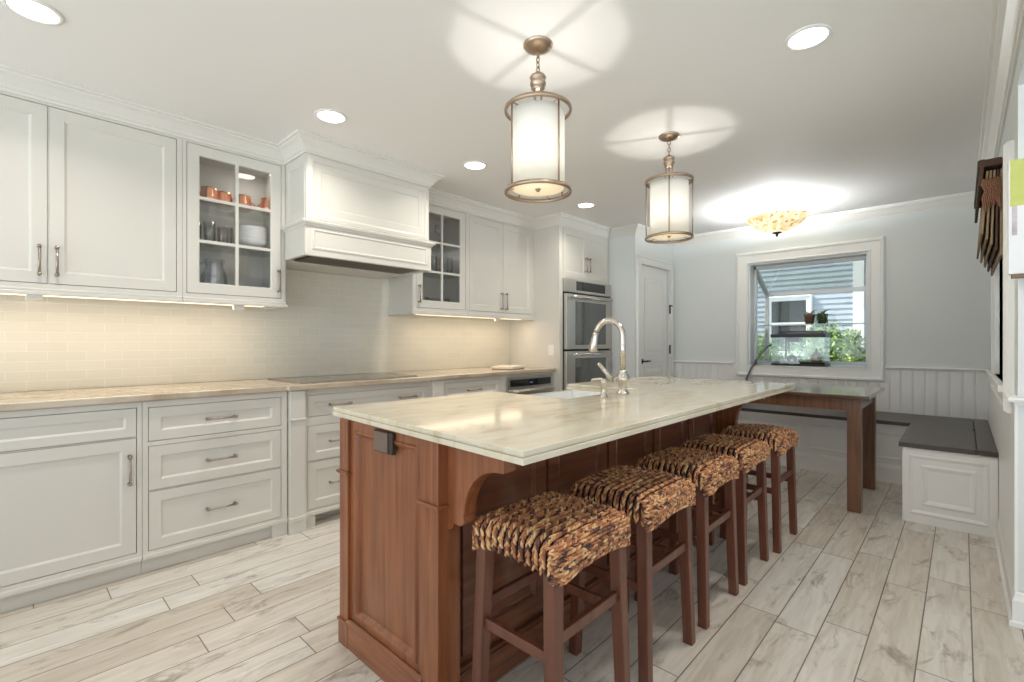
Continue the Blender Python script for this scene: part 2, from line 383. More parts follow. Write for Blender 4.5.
def sweep(path, prof, side=-1):
    """profile (off, z) swept along XY path with mitres; off measured to the right (side=-1) of travel"""
    P = [Vector((p[0], p[1])) for p in path]; n = len(P); vs = []; fs = []; k = len(prof)
    for i in range(n):
        d0 = (P[i]-P[i-1]).normalized() if i else None; d1 = (P[i+1]-P[i]).normalized() if i < n-1 else None
        d0 = d0 or d1; d1 = d1 or d0
        n0 = Vector((d0.y, -d0.x)); n1 = Vector((d1.y, -d1.x)); nn = (n0+n1); nn = nn/(nn.dot(n0)) if nn.length > 1e-6 else n0
        for off, z in prof: q = P[i]+nn*off; vs.append((q.x, q.y, z))
    for i in range(n-1):
        for j in range(k): fs.append((i*k+j, i*k+(j+1) % k, (i+1)*k+(j+1) % k, (i+1)*k+j))
    fs.append(tuple(range(k))); fs.append(tuple(range((n-1)*k, n*k)))
    m = MB(); m.add(vs, fs); return m
CR = [(-.01, 2.365), (.010, 2.365), (.012, 2.378), (.020, 2.382), (.026, 2.395), (.050, 2.425), (.068, 2.436), (.070, 2.445), (.084, 2.448), (.086, CH-.0005), (-.01, CH-.0005)]
sweep([(-2.9, 3.30), (1.29, 3.30), (1.29, 2.985), (2.235, 2.985), (2.235, 3.30), (XT0, 3.30), (XT0, YT), (XC, YT), (XC, YD), (XB, YD), (XB, YR), (1.0, YR)],
      CR).build('trim_1', 'crown_paint', kind='structure')
# chair rail + wainscot on back and right wall
RZ = .935
def bead(path_a, path_b, fixed, plane, out, z0, z1, pitch=.083):
    """beadboard strip between a..b along X or Y on plane 'fixed', thickness out (signed)"""
    poly = []; a, b = path_a, path_b; x = a; t = .010; g = .006
    poly.append((a, 0)); poly.append((a, t))
    while x+pitch < b:
        x += pitch; poly += [(x-.004, t), (x-.001, t-g), (x+.001, t-g), (x+.004, t)]
        if x+pitch < b: poly += [(x+.010, t), (x+.0115, t-g*.7), (x+.013, t)]
    poly += [(b, t), (b, 0)]
    pts = [(fixed+out*d, u) if plane == 'Y' else (u, fixed+out*d) for u, d in poly]
    return MB().prism(pts, z0, z1, 'XY')
m = bead(YR, YD, XB, 'Y', -1, .5, .925); m.build('trim_2', 'trim_white', kind='structure')
m = bead(2.9, XB-.012, YR, 'X', 1, .13, .925); m.build('trim_3', 'trim_white', kind='structure')
RP = [(0, .918), (.012, .918), (.014, .928), (.030, .932), (.034, .942), (.030, .950), (0, .950)]
sweep([(XB, YD), (XB, 1.90)], RP).build('trim_4', 'trim_white', kind='structure')
sweep([(XB, .53), (XB, YR), (RX1+.13, YR)], RP).build('trim_5', 'trim_white', kind='structure')
sweep([(RX0-.1, YR), (2.885, YR), (2.885, YR-.15)], RP).build('trim_6', 'trim_white', kind='structure')
BP = [(0, .0), (.028, .0), (.028, .018), (.018, .024), (.018, .105), (.012, .12), (.010, .135), (0, .14)]
sweep([(4.07, YR), (2.895, YR), (2.895, YR-.16)], BP).build('baseboard_right', 'trim_white', kind='structure')

# garden window on the back wall
def ring_casing(T, u0, u1, w0, w1, wd, dpt):
    m = MB()
    rg = [(-wd, 0), (-wd, dpt*.75), (-wd+.012, dpt*1.25), (-wd+.030, dpt*1.25), (-wd+.036, dpt*.8), (-.018, dpt*.65), (-.012, dpt*.9), (0, dpt*.8), (0, -.02)]
    vs = []; fs = []
    for ins, n in rg:
        for u, w_ in ((u0+ins, w0+ins), (u1-ins, w0+ins), (u1-ins, w1-ins), (u0+ins, w1-ins)): vs.append(T(u, w_, n))
    for i in range(len(rg)):
        j = (i+1) % len(rg)
        for k in range(4): fs.append((i*4+k, i*4+(k+1) % 4, j*4+(k+1) % 4, j*4+k))
    m.add(vs, fs); return m
win = ring_casing(TX(XB), WY0, WY1, WZ0, WZ1, .125, .028).build('window_1', 'trim_white', kind='structure')
XF = 6.36; ZF = 1.76   # front plane of the projecting bay, spring height of its sloped roof
xo = XB+.14
m = MB(); m.box(XB+.03, XF+.03, WY0, WY1, WZ0-.05, WZ0).build('window_sill', 'trim_white', win)
m = MB()
m.box(XB+.002, xo, WY0, WY0+.02, WZ0, WZ1); m.box(XB+.002, xo, WY1-.02, WY1, WZ0, WZ1); m.box(XB+.002, xo, WY0+.02, WY1-.02, WZ1-.02, WZ1)
for y in (WY0+.002, WY1-.042):
    m.box(XF-.03, XF, y, y+.04, WZ0, ZF); m.box(xo, xo+.035, y, y+.04, WZ0, WZ1-.02)
    m.bar((XF-.012, y+.02, ZF), (xo+.01, y+.02, WZ1-.03), .04, .035); m.box(xo, XF, y, y+.04, WZ0, WZ0+.035)
m.box(XF-.035, XF, WY0, WY1, ZF-.03, ZF+.015); m.box(XF-.03, XF, WY0, WY1, WZ0, WZ0+.04); m.box(xo, xo+.035, WY0, WY1, WZ1-.055, WZ1-.02)
m.build('window_frame', 'ext_trim', win)
m = MB(); m.box(XF-.018, XF-.013, WY0+.03, WY1-.03, WZ0+.03, ZF-.02)
m.hexa([(XF-.02, WY0+.03, ZF), (XF-.015, WY0+.03, ZF), (XF-.015, WY1-.03, ZF), (XF-.02, WY1-.03, ZF)], [(xo+.01, WY0+.03, WZ1-.04), (xo+.015, WY0+.03, WZ1-.04), (xo+.015, WY1-.03, WZ1-.04), (xo+.01, WY1-.03, WZ1-.04)])
for y in (WY0+.02, WY1-.024): m.prism([(xo+.02, WZ0+.03), (XF-.02, WZ0+.03), (XF-.02, ZF), (xo+.02, WZ1-.05)], y, y+.004, 'XZ')
m.build('window_pane', 'pane_out', win)
m = MB(); m.box(6.02, 6.28, WY0+.03, WY1-.03, 1.372, 1.378); m.build('glass_shelf', 'tank_glass', win)
m = MB(); m.tube([(6.0, WY0+.03, 1.372), (6.0, WY1-.03, 1.372)], .004, 6); m.build('shelf_rail', 'steel', win)
# right wall window
TYR = TYp(YR)
win2 = ring_casing(TYR, RX0, RX1, RZ0, RZ1, .12, .028).build('window_2', 'trim_white', kind='structure')
m = MB(); m.box(RX0, RX1, YR-.14, YR-.1, RZ0, RZ0+.05); m.box(RX0, RX1, YR-.14, YR-.1, RZ1-.05, RZ1); m.box(RX0, RX1, YR-.13, YR-.1, 1.5, 1.54)
m.box(RX0, RX0+.05, YR-.14, YR-.1, RZ0+.05, RZ1-.05); m.box(RX1-.05, RX1, YR-.14, YR-.1, RZ0+.05, RZ1-.05); m.build('window_frame', 'trim_white', win2)
MB().box(RX0+.05, RX1-.05, YR-.122, YR-.118, RZ0+.05, RZ1-.05).build('window_pane', 'pane_out', win2)
MB().box(RX0-.06, RX1+.06, YR-.1, YR+.05, RZ0-.03, RZ0).build('window_sill', 'trim_white', win2)
m = MB(); m.cyl((RX1-.08, YR-.10, 1.25), (RX1-.08, YR-.06, 1.25), .014); m.box(RX1-.1, RX1-.06, YR-.075, YR-.06, 1.16, 1.27); m.build('window_latch', 'dark_bronze', win2)
# closet door
door = MB()
door.rings(TY(YD+.02), DX0, DX1, .01, DZ, [(0, -.035), (0, 0)]);
do = door.build('door_1', 'trim_white', kind='structure', bevel=.002)
m = MB()
for z0, z1 in ((1.02, 1.93), (.22, .90)):
    m.rings(TY(YD+.02), DX0+.13, DX1-.13, z0, z1, [(0, -.001), (0, .006), (.012, .006), (.022, .0015), (.05, .0015), (.065, .007)])
m.build('door_panel', 'trim_white', do)
m = MB()
for (x0, x1, z0, z1) in ((DX0-.085, DX0, 0, DZ+.085), (DX1, DX1+.085, 0, DZ+.085), (DX0, DX1, DZ, DZ+.085)): m.box(x0, x1, YD-.018, YD, z0, z1)
m.box(DX0-.085, DX0-.072, YD-.026, YD, 0, DZ+.085); m.box(DX1+.072, DX1+.085, YD-.026, YD, 0, DZ+.085); m.box(DX0-.085, DX1+.085, YD-.028, YD, DZ+.072, DZ+.087)
m.build('door_casing', 'trim_white', do, bevel=.003)
m = MB(); m.lathe([(0, -.012), (.028, -.010), (.030, 0), (0, 0)], (DX0+.07, YD+.018, .96), 20, 'Y')
m.cyl((DX0+.07, YD+.02, .96), (DX0+.07, YD-.04, .96), .009, 10)
m.tube([(DX0+.07, YD-.04, .96), (DX0+.10, YD-.045, .965), (DX0+.14, YD-.045, .960), (DX0+.175, YD-.04, .968)], [.010, .010, .008, .006], 8); m.build('door_handle', 'dark_bronze', do)
for z in (1.58, 1.09):
    m = MB(); m.box(DX1-.02, DX1+.012, YD-.021, YD-.017, z-.05, z+.05); m.cyl((DX1-.005, YD-.024, z-.055), (DX1-.005, YD-.024, z+.055), .008, 8)
    if z > 1.3: m.box(DX1-.05, DX1+.03, YD-.04, YD-.03, z+.035, z+.05)
    m.build('hinge', 'dark_bronze', do)

# ------------------------------------------------------------ helpers for cabinets
def pull(parent, a, b, out, name='handle', mat='handle', r=.0055, so=.028):
    """bar pull between a and b standing off along 'out' from the surface"""
    a = Vector(a); b = Vector(b); out = Vector(out)*so; d = (b-a).normalized()*.012; m = MB()
    m.tube([a+out-d*.6, b+out+d*.6], r, 8)
    for p in (a, b): m.tube([p, p+out], r*.9, 8); m.tube([p+out-d*.55, p+out+d*.55], r*1.45, 8); m.tube([p, p+out*.12], r*1.6, 8)
    return m.build(name, mat, parent)
def drawer(parent, x0, x1, z0, z1, y, handles=None, name='drawer', rail=.05):
    d = MB().rings(TY(y), x0, x1, z0, z1, SHAKER(.02, rail, .009)).build(name, 'cabinet', parent, bevel=.0015)
    for hx in (handles if handles is not None else [(x0+x1)/2]):
        pull(d, (hx-.068, y-.0, (z0+z1)/2), (hx+.068, y-.0, (z0+z1)/2), (0, -1, 0))
    return d
def cab_door(parent, x0, x1, z0, z1, y, hx=None, hz=None, hl=.135, rail=.055):
    d = MB().rings(TY(y), x0, x1, z0, z1, SHAKER(.02, rail, .009)).build('door', 'cabinet', parent, bevel=.0015)
    if hx is not None: pull(d, (hx, y, hz), (hx, y, hz+hl), (0, -1, 0))
    return d
def frame_body(m, x0, x1, z0, z1, yf, yb, openings, side=.018):
    """carcass box with a face frame leaving openings [(a,b,c,d)] for inset fronts; dark reveals come from real 2 mm gaps"""
    m.box(x0, x0+side, yf+.02, yb, z0, z1); m.box(x1-side, x1, yf+.02, yb, z0, z1); m.box(x0+side, x1-side, yb-.01, yb, z0, z1)
    m.box(x0+side, x1-side, yf+.02, yb-.01, z0, z0+side); m.box(x0+side, x1-side, yf+.02, yb-.01, z1-side, z1)
    xs = sorted(set([x0, x1]+[o[0] for o in openings]+[o[1] for o in openings])); zs = sorted(set([z0, z1]+[o[2] for o in openings]+[o[3] for o in openings]))
    for i in range(len(xs)-1):
        run = None
        for j in range(len(zs)-1):
            cx, cz = (xs[i]+xs[i+1])/2, (zs[j]+zs[j+1])/2
            hole = any(o[0] < cx < o[1] and o[2] < cz < o[3] for o in openings)
            if not hole:
                if run is None: run = zs[j]
            else:
                if run is not None: m.box(xs[i], xs[i+1], yf, yf+.022, run, zs[j]); run = None
        if run is not None: m.box(xs[i], xs[i+1], yf, yf+.022, run, z1)
G = .0028
YF = 3.02
# ------------------------------------------------------------ base cabinets
def base_unit(x0, x1, label, fronts, yf=YF):
    t = empty('base_cabinet', ((x0+x1)/2, (yf+YW)/2, 0)); tag(t, label, 'cabinet')
    m = MB(); frame_body(m, x0, x1, .085, .877, yf, YW-.005, [(f[1], f[2], f[3], f[4]) for f in fronts]); m.build('body', 'cabinet', t)
    for f in fronts:
        a, b_, c, d = f[1]+G, f[2]-G, f[3]+G, f[4]-G
        if f[0] == 'drawer': drawer(t, a, b_, c, d, yf, f[5], rail=.042 if d-c < .16 else .05)
        if f[0] == 'door': cab_door(t, a, b_, c, d, yf, f[5][0], f[5][1])
    return t
def foot_mould(t, x0, x1, yf): MB().box(x0, x1, yf-.012, yf+.02, .075, .098).build('base_moulding', 'cabinet', t, bevel=.004)
t = base_unit(-.50, .475, 'wide white base cabinet at the left edge with one tall door under a false drawer', [('drawer', -.45, .455, .702, .85, []), ('door', -.45, .455, .118, .698, (.425, .475))])
foot_mould(t, -.5, .475, YF); MB().box(-.5, .475, 3.045, 3.065, 0, .085).build('toe_kick', 'cabinet', t)
t = base_unit(.477, 1.189, 'white three-drawer base cabinet just left of the cooktop pilaster', [('drawer', .50, 1.155, .670, .846, [.83]), ('drawer', .50, 1.155, .418, .647, [.83]), ('drawer', .50, 1.155, .112, .414, [.83])])
foot_mould(t, .477, 1.189, YF); m = MB(); m.box(.477, 1.10, 3.045, 3.065, 0, .085); m.build('toe_kick', 'cabinet', t)
MB().box(1.10, 1.189, YF-.004, 3.12, 0, .076).build('foot', 'cabinet', t, bevel=.002)
def pilaster(x0, x1, label):
    m = MB(); y = YF-.03
    m.box(x0, x1, y, YF+.1, .098, .877); m.box(x0-.006, x1+.006, y-.012, YF+.1, .072, .10); m.box(x0-.002, x1+.002, y-.006, YF+.1, 0, .073)
    m.box(x0-.005, x1+.005, y-.010, YF+.02, .694, .706)
    tag(m.build('pilaster', 'cabinet', bevel=.003, loc=((x0+x1)/2, y, 0)), label, 'pilaster')
pilaster(1.196, 1.290, 'white square pilaster left of the cooktop drawers')
pilaster(2.285, 2.385, 'white square pilaster at the right end of the cooktop drawers')
t = base_unit(1.296, 2.279, 'white cooktop base cabinet with one wide two-handled top drawer', [('drawer', 1.315, 2.262, .702, .842, [1.53, 2.06]), ('drawer', 1.315, 2.262, .418, .646, [1.53, 2.06]), ('drawer', 1.315, 2.262, .110, .414, [1.53, 2.06])])
foot_mould(t, 1.296, 2.279, YF); MB().box(1.40, 2.279, 3.12, 3.14, 0, .085).build('toe_kick', 'cabinet', t)
MB().box(1.296, 1.365, YF-.004, 3.14, 0, .076).build('foot', 'cabinet', t, bevel=.002)
t = base_unit(2.391, 3.075, 'white drawer base cabinet between the cooktop and the built-in microwave drawer', [('drawer', 2.41, 3.055, .702, .85, [2.73]), ('drawer', 2.41, 3.055, .418, .66, [2.73]), ('drawer', 2.41, 3.055, .112, .414, [2.73])])
foot_mould(t, 2.391, 3.075, YF); MB().box(2.391, 3.075, 3.08, 3.10, 0, .085).build('toe_kick', 'cabinet', t)
t = base_unit(3.078, 3.838, 'white base cabinet that houses the stainless microwave drawer', [('open', 3.125, 3.80, .44, .856)])
foot_mould(t, 3.078, 3.838, YF); MB().box(3.078, 3.838, 3.08, 3.10, 0, .085).build('toe_kick', 'cabinet', t)
t = empty('microwave_drawer', (3.46, 3.2, .44)); tag(t, 'stainless built-in microwave drawer with black control strip under the counter', 'microwave')
MB().box(3.128, 3.797, YF-.012, 3.4, .443, .853).build('body', 'steel', t, bevel=.003)
MB().box(3.17, 3.755, YF-.016, YF-.010, .765, .830).build('control_panel', 'black_glass', t)
MB().box(3.135, 3.79, YF-.028, YF-.012, .45, .735).build('door', 'steel', t, bevel=.003)
MB().box(3.20, 3.73, YF-.031, YF-.027, .50, .68).build('door_window', 'black_glass', t)
m = MB(); m.tube([(3.16, YF-.05, .725), (3.77, YF-.05, .725)], .009, 10); m.box(3.2, 3.22, YF-.05, YF-.02, .718, .732); m.box(3.71, 3.73, YF-.05, YF-.02, .718, .732); m.build('handle', 'steel', t)
MB().box(3.44, 3.48, YF-.0175, YF-.0155, .79, .80).build('display', 'led_blue', t)
# countertop with bump-out at the cooktop
poly = [(-.6, YW-.012), (-.6, 2.995), (1.18, 2.995), (1.18, 2.975), (2.395, 2.975), (2.395, 2.995), (XT0-.002, 2.995), (XT0-.002, YW-.012)]
tag(MB().prism(poly, .880, .915).build('countertop', 'counter_stone', bevel=.006, loc=(1.6, 3.3, .88)), 'long beige stone countertop along the tiled wall holding the cooktop', 'countertop')
tag(MB().box(-.8, XT0-.001, YW-.011, YW-.001, .916, 1.72).build('backsplash', 'subway_tile', loc=(0, YW, .916)), 'glossy cream subway-tile backsplash between counter and wall cabinets', 'backsplash')
t = empty('cooktop', (1.73, 3.3, .915)); tag(t, 'black glass electric cooktop set flush in the beige counter under the hood', 'cooktop')
MB().box(1.285, 2.185, 3.06, 3.59, .915, .920).build('glass_surface', 'cooktop_glass', t, bevel=.001)
m = MB(); m.box(1.281, 2.189, 3.056, 3.06, .915, .9215); m.box(1.281, 2.189, 3.59, 3.594, .915, .9215); m.box(1.281, 1.285, 3.06, 3.59, .915, .9215); m.box(2.185, 2.189, 3.06, 3.59, .915, .9215); m.build('trim_edge', 'handle', t)
for x, y, r in ((1.48, 3.20, .075), (1.48, 3.44, .095), (1.74, 3.34, .11), (2.0, 3.20, .095), (2.0, 3.44, .075)): MB().torus((x, y, .9202), r, .0012, 40, 4).build('burner_ring', 'steel', t)

# ------------------------------------------------------------ upper cabinets
YU = 3.30; ZB, ZT = 1.415, 2.37
def wall_cab(x0, x1, label, doors, inside='cabinet'):
    t = empty('wall_cabinet', ((x0+x1)/2, (YU+YW)/2, ZB)); tag(t, label, 'cabinet')
    m = MB(); frame_body(m, x0, x1, ZB+.025, ZT, YU, YW-.012, [(d[0], d[1], d[2], d[3]) for d in doors]); m.build('body', inside, t)
    return t
def light_rail(t, x0, x1, endr=False, endl=False):
    m = MB(); e1 = .012 if endr else 0; e0 = .012 if endl else 0
    m.box(x0-e0, x1+e1, YU-.016, YU+.012, ZB-.004, ZB+.016); m.box(x0-e0*.4, x1+e1*.4, YU-.006, YU+.012, ZB+.016, ZB+.03)
    if endr: m.box(x1-.01, x1+e1, YU+.012, YW-.013, ZB-.004, ZB+.016)
    if endl: m.box(x0-e0, x0+.01, YU+.012, YW-.013, ZB-.004, ZB+.016)
    m.build('light_rail', 'cabinet', t, bevel=.004)
D0, D1 = 1.468, 2.353
t = wall_cab(-.55, .706, 'tall white two-door wall cabinet at the far left of the tiled wall', [(-.40, .145, D0, D1), (.149, .680, D0, D1)])
cab_door(t, -.40+G, .145-G*.6, D0+G, D1-G, YU, .115, 1.515); cab_door(t, .149+G*.4, .680-G, D0+G, D1-G, YU, .178, 1.515); light_rail(t, -.55, .706)
def glass_door(t, x0, x1, hx):
    d = MB(); r = .058
    # open frame
    vs = []; fs = []; T = TY(YU); rg = [(0, -.02), (0, 0), (r, 0), (r+.006, -.004), (r+.006, -.02)]
    for ins, n in rg:
        for u, w_ in ((x0+ins, D0+G+ins), (x1-ins, D0+G+ins), (x1-ins, D1-G-ins), (x0+ins, D1-G-ins)): vs.append(T(u, w_, n))
    for i in range(5):
        for k in range(4): fs.append((i*4+k, i*4+(k+1) % 4, ((i+1) % 5)*4+(k+1) % 4, ((i+1) % 5)*4+k))
    d.add(vs, fs); d = d.build('door', 'cabinet', t, bevel=.0012)
    m = MB(); cx = (x0+x1)/2; a, b_ = D0+r, D1-r
    m.box(cx-.009, cx+.009, YU-.001, YU+.015, a, b_)
    for k in (1, 2): z = a+(b_-a)*k/3; m.box(x0+r, x1-r, YU-.0005, YU+.014, z-.009, z+.009)
    m.build('muntins', 'cabinet', d)
    MB().box(x0+r, x1-r, YU+.008, YU+.011, D0+r, D1-r).build('glass_pane', 'pane', d)
    pull(d, (hx, YU, 1.515), (hx, YU, 1.65), (0, -1, 0))
SZ = (1.785, 2.035)
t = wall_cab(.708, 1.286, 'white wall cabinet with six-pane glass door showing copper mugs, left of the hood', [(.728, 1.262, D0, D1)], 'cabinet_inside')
m = MB(); m.box(.7075, 1.2865, YU-.001, YU+.0225, D1+.001, ZT); 
m.box(.7075, .727, YU-.001, YU+.0225, ZB+.026, D1+.001); m.box(1.263, 1.2868, YU-.001, YU+.0225, ZB+.026, D1+.001); m.box(.727, 1.263, YU-.001, YU+.0225, ZB+.026, D0-.001)
m.box(1.2865, 1.290, YU+.001, YW-.013, ZB+.0, ZT); m.build('face_frame', 'cabinet', t)
glass_door(t, .728+G, 1.262-G, 1.243); light_rail(t, .708, 1.290, endr=True)
for z in SZ: MB().box(.727, 1.267, YU+.03, YW-.024, z-.006, z+.002).build('glass_shelf', 'tank_glass', t)
PX0 = 2.310
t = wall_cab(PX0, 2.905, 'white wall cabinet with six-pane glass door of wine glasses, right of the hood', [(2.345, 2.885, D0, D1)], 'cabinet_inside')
m = MB(); m.box(PX0-.0005, 2.9045, YU-.001, YU+.0225, D1+.001, ZT); m.box(PX0-.0005, 2.344, YU-.001, YU+.0225, ZB+.026, D1+.001); m.box(2.886, 2.9045, YU-.001, YU+.0225, ZB+.026, D1+.001); m.box(2.344, 2.886, YU-.001, YU+.0225, ZB+.026, D0-.001)
m.box(PX0-.004, PX0-.0005, YU+.001, YW-.013, ZB, ZT); m.build('face_frame', 'cabinet', t)
glass_door(t, 2.345+G, 2.885-G, 2.366); light_rail(t, PX0-.004, 2.905, endl=True)
for z in SZ: MB().box(PX0+.02, 2.885, YU+.03, YW-.024, z-.006, z+.002).build('glass_shelf', 'tank_glass', t)
t = wall_cab(2.907, XT0-.001, 'white two-door wall cabinet next to the oven tower', [(2.93, 3.378, D0, D1), (3.382, 3.815, D0, D1)])
cab_door(t, 2.93+G, 3.378-G*.6, D0+G, D1-G, YU, 3.345, 1.505, .15); cab_door(t, 3.382+G*.4, 3.815-G, D0+G, D1-G, YU, 3.412, 1.505, .15); light_rail(t, 2.907, XT0-.001)

# ------------------------------------------------------------ range hood
HX0, HX1, HY = 1.292, 2.236, 2.985
t = empty('range_hood', (1.764, 3.3, 1.725)); tag(t, 'large white panelled range hood box over the cooktop', 'range hood')
m = MB(); m.box(HX0, HX1, HY, YW-.012, 1.925, 2.455); m.build('chimney_box', 'cabinet', t)
m = MB(); m.rings(TY(HY), HX0+.012, HX1-.012, 1.955, 2.352, [(0, -.004), (0, .008), (.022, .012), (.03, .010), (.036, .004), (.082, .004), (.090, -.001), (.098, -.006)]); m.build('front_panel', 'cabinet', t)
m = MB(); m.rings(TX(HX0), HY+.02, YU-.01, 1.955, 2.352, [(0, -.004), (0, .003), (.05, .003), (.056, -.001)]); m.build('side_panel', 'cabinet', t)
m = MB(); y1 = YW-.012
for (a, b_, c, d) in ((HX0-.012, HX1+.012, HY-.014, HY+.012), (HX0-.012, HX0+.012, HY+.012, YU-.0165), (HX1-.012, HX1+.012, HY+.012, y1)): m.box(a, b_, c, d, 1.725, 1.925)
m.build('apron', 'cabinet', t, bevel=.002)
m = MB(); m.rings(TY(HY-.014), HX0+.03, HX1-.03, 1.765, 1.895, [(0, -.003), (0, .004), (.010, .006), (.018, .0), (.02, -.001)]); m.build('apron_panel', 'cabinet', t)
m = sweep([(HX0-.012, YU-.017), (HX0-.012, HY-.014), (HX1+.012, HY-.014), (HX1+.012, YU+.2)], [(-.005, 1.905), (.006, 1.908), (.010, 1.920), (.022, 1.926), (.026, 1.938), (.020, 1.945), (-.03, 1.948)]); m.build('ledge_moulding', 'cabinet', t)
m = MB(); m.box(HX0+.012, HX1-.012, HY+.012, HY+.03, 1.727, 1.745); m.box(HX0+.012, HX1-.012, YU+.03, YW-.013, 1.722, 1.75); m.build('bottom_board', 'cabinet', t)
m = MB(); m.box(HX0+.012, HX1-.012, HY+.03, YU+.03, 1.740, 1.75)
for k in range(5): x = HX0+.06+k*.17; m.box(x, x+.155, HY+.05, YU+.01, 1.732, 1.740)
m.build('grease_filter', 'filter_brown', t)
m = MB()
for k in range(60):
    x = HX0+.07+k*.0138
    m.box(x, x+.004, HY+.055, YU+.005, 1.728, 1.7325)
m.build('filter_baffles', 'handle', t)

# ------------------------------------------------------------ oven tower
t = empty('oven_cabinet', ((XT0+XT1)/2, 3.3, 0)); tag(t, 'tall white oven tower cabinet with a pair of small doors on top', 'cabinet')
OX0, OX1, OZ0, OZ1 = 3.895, XT1-.002, .52, 1.835
m = MB(); m.box(XT0, XT0+.02, YT+.02, YW-.012, 0, CH-.09); m.box(XT1-.02, XT1, YT+.06, YW-.012, 0, CH-.09); m.box(XT0+.02, XT1-.02, YW-.03, YW-.013, 0, CH-.09)
m.box(XT0, OX0, YT, YT+.022, .09, CH-.09); m.box(OX0, XT1, YT, YT+.022, OZ1, 1.855); m.box(OX0, XT1, YT, YT+.022, 2.345, CH-.09); m.box(OX0, XT1, YT, YT+.022, .09, OZ0)
m.box(XT0+.02, XT1-.02, YT+.05, YW-.03, OZ1+.003, OZ1+.02); m.box(4.755, XT1, YT, YT+.022, 1.855, 2.345); m.build('body', 'cabinet', t)
MB().rings(TX(XT0), YT+.03, YU-.03, 1.0, 2.33, [(0, -.004), (0, .002), (.03, .002)]).build('side_panel', 'cabinet', t)
cab_door(t, OX0+.012, 4.325-.001, 1.857, 2.343, YT, 4.293, 1.94, .14, .05); cab_door(t, 4.327+.001, 4.753, 1.857, 2.343, YT, 4.358, 1.94, .14, .05)
MB().box(XT0+.03, XT1, YT+.06, YT+.08, 0, .09).build('toe_kick', 'cabinet', t)
t = empty('double_oven', ((OX0+OX1)/2, YT, OZ0)); tag(t, 'stainless steel double wall oven built into the white tower', 'oven')
ox0, ox1 = OX0+.004, OX1
MB().box(ox0+.01, ox1-.02, YT+.024, 3.5, OZ0+.01, OZ1-.01).build('body', 'steel', t)
m = MB(); m.box(ox0, ox1, YT-.03, YT+.0, 1.695, 1.832); m.build('control_fascia', 'steel', t, bevel=.003)
MB().box(ox0+.19, ox1-.13, YT-.033, YT-.029, 1.72, 1.815).build('control_panel', 'black_glass', t)
MB().box(ox0, ox1, YT-.004, YT+.02, OZ0, 1.695).build('inner_frame', 'dark_gap', t)
for z0, z1 in ((1.105, 1.678), (.53, 1.085)):
    d = MB().rings(TY(YT-.04), ox0+.006, ox1, z0, z1, [(0, -.034), (0, 0)]).build('oven_door', 'steel', t, bevel=.003)
    MB().box(ox0+.16, ox1-.13, YT-.043, YT-.039, z0+.045, z1-.075).build('door_window', 'oven_glass', d)
    m = MB(); zz = z1-.035; m.tube([(ox0+.07, YT-.085, zz), (ox1-.075, YT-.085, zz)], .014, 14)
    for x in (ox0+.095, ox1-.10): m.tube([(x, YT-.04, zz), (x, YT-.085, zz)], .011, 10)
    m.build('handle', 'chrome', d)
m = MB(); m.rings(TX(XT0), 3.03, 3.10, 1.04, 1.15, [(0, -.001), (0, .004), (.003, .006)]); sw = m.build('light_switch', 'trim_white', loc=(XT0, 3.065, 1.04)); tag(sw, 'small white wall plate on the white tower side above the counter', 'switch')
m = MB(); m.rings(TX(XT0-.006), 3.052, 3.078, 1.07, 1.12, [(0, -.001), (0, .002)]); m.build('rocker', 'porcelain', sw)
# under-cabinet lights
def ucl(x0, x1, label, boxes):
    t = empty('under_cabinet_light', ((x0+x1)/2, 3.42, ZB)); tag(t, label, 'light')
    m = MB(); m.box(x0, x1, 3.36, 3.42, ZB+.003, ZB+.024); m.build('housing', 'trim_white', t, bevel=.002)
    MB().box(x0+.02, x1-.02, 3.365, 3.415, ZB-.001, ZB+.003).build('lens', 'under_lens', t)
    for bx in boxes: MB().box(bx-.03, bx+.03, 3.34, 3.37, ZB-.03, ZB+.02).build('junction_box', 'trim_white', t, bevel=.003)
    area('lamp', ((x0+x1)/2, 3.39, ZB-.006), x1-x0-.04, P_UNDER*(x1-x0), WARM, shape='RECTANGLE', size_y=.05, parent=t)
ucl(-.35, 1.20, 'warm under-cabinet strip light below the left wall cabinets', (.10, 1.02))
ucl(2.40, 3.75, 'warm under-cabinet strip light below the wall cabinets right of the hood', (3.35,))

# ------------------------------------------------------------ shelf contents
def mug(x, y, z, a, label):
    t = empty('copper_mug', (x, y, z)); tag(t, label, 'mug', 'copper mugs on the top shelf')
    MB().lathe([(0, 0), (.040, 0), (.049, .020), (.051, .045), (.044, .088), (.046, .100), (.042, .100), (.040, .086), (.046, .045), (.040, .01), (0, .008)], (x, y, z), 20).build('body', 'copper', t)
    m = MB(); pts = [(x+math.cos(a)*(.048+.030*math.sin(u)), y+math.sin(a)*(.048+.030*math.sin(u)), z+.045+.026*math.cos(u)) for u in [PI*k/8 for k in range(9)]]; m.tube(pts, .004, 6); m.build('handle', 'copper', t)
zt = SZ[1]+.003
mug(.875, 3.42, zt, 2.5, 'copper mug at the left end of the top shelf, behind the upper left pane')
mug(.965, 3.46, zt, -.6, 'copper mug just right of the leftmost one, near the middle of the upper left pane')
mug(1.075, 3.44, zt, .2, 'copper mug half behind the middle upright bar with handle pointing right')
mug(1.215, 3.40, zt, 2.2, 'copper mug standing alone at the right end of the top shelf')
def bowl(z, label, r=.10):
    o = MB().lathe([(0, z), (.035, z), (.04, z+.006), (r*.8, z+.03), (r, z+.065), (r-.004, z+.065), (r*.76, z+.034), (.03, z+.010), (0, z+.010)], (1.13, 3.45, 0), 30).build('bowl', 'porcelain', loc=(1.13, 3.45, z))
    tag(o, label, 'bowl', 'stacked white bowls')
nm = ('lowest', 'second from the bottom', 'middle', 'second from the top', 'topmost')
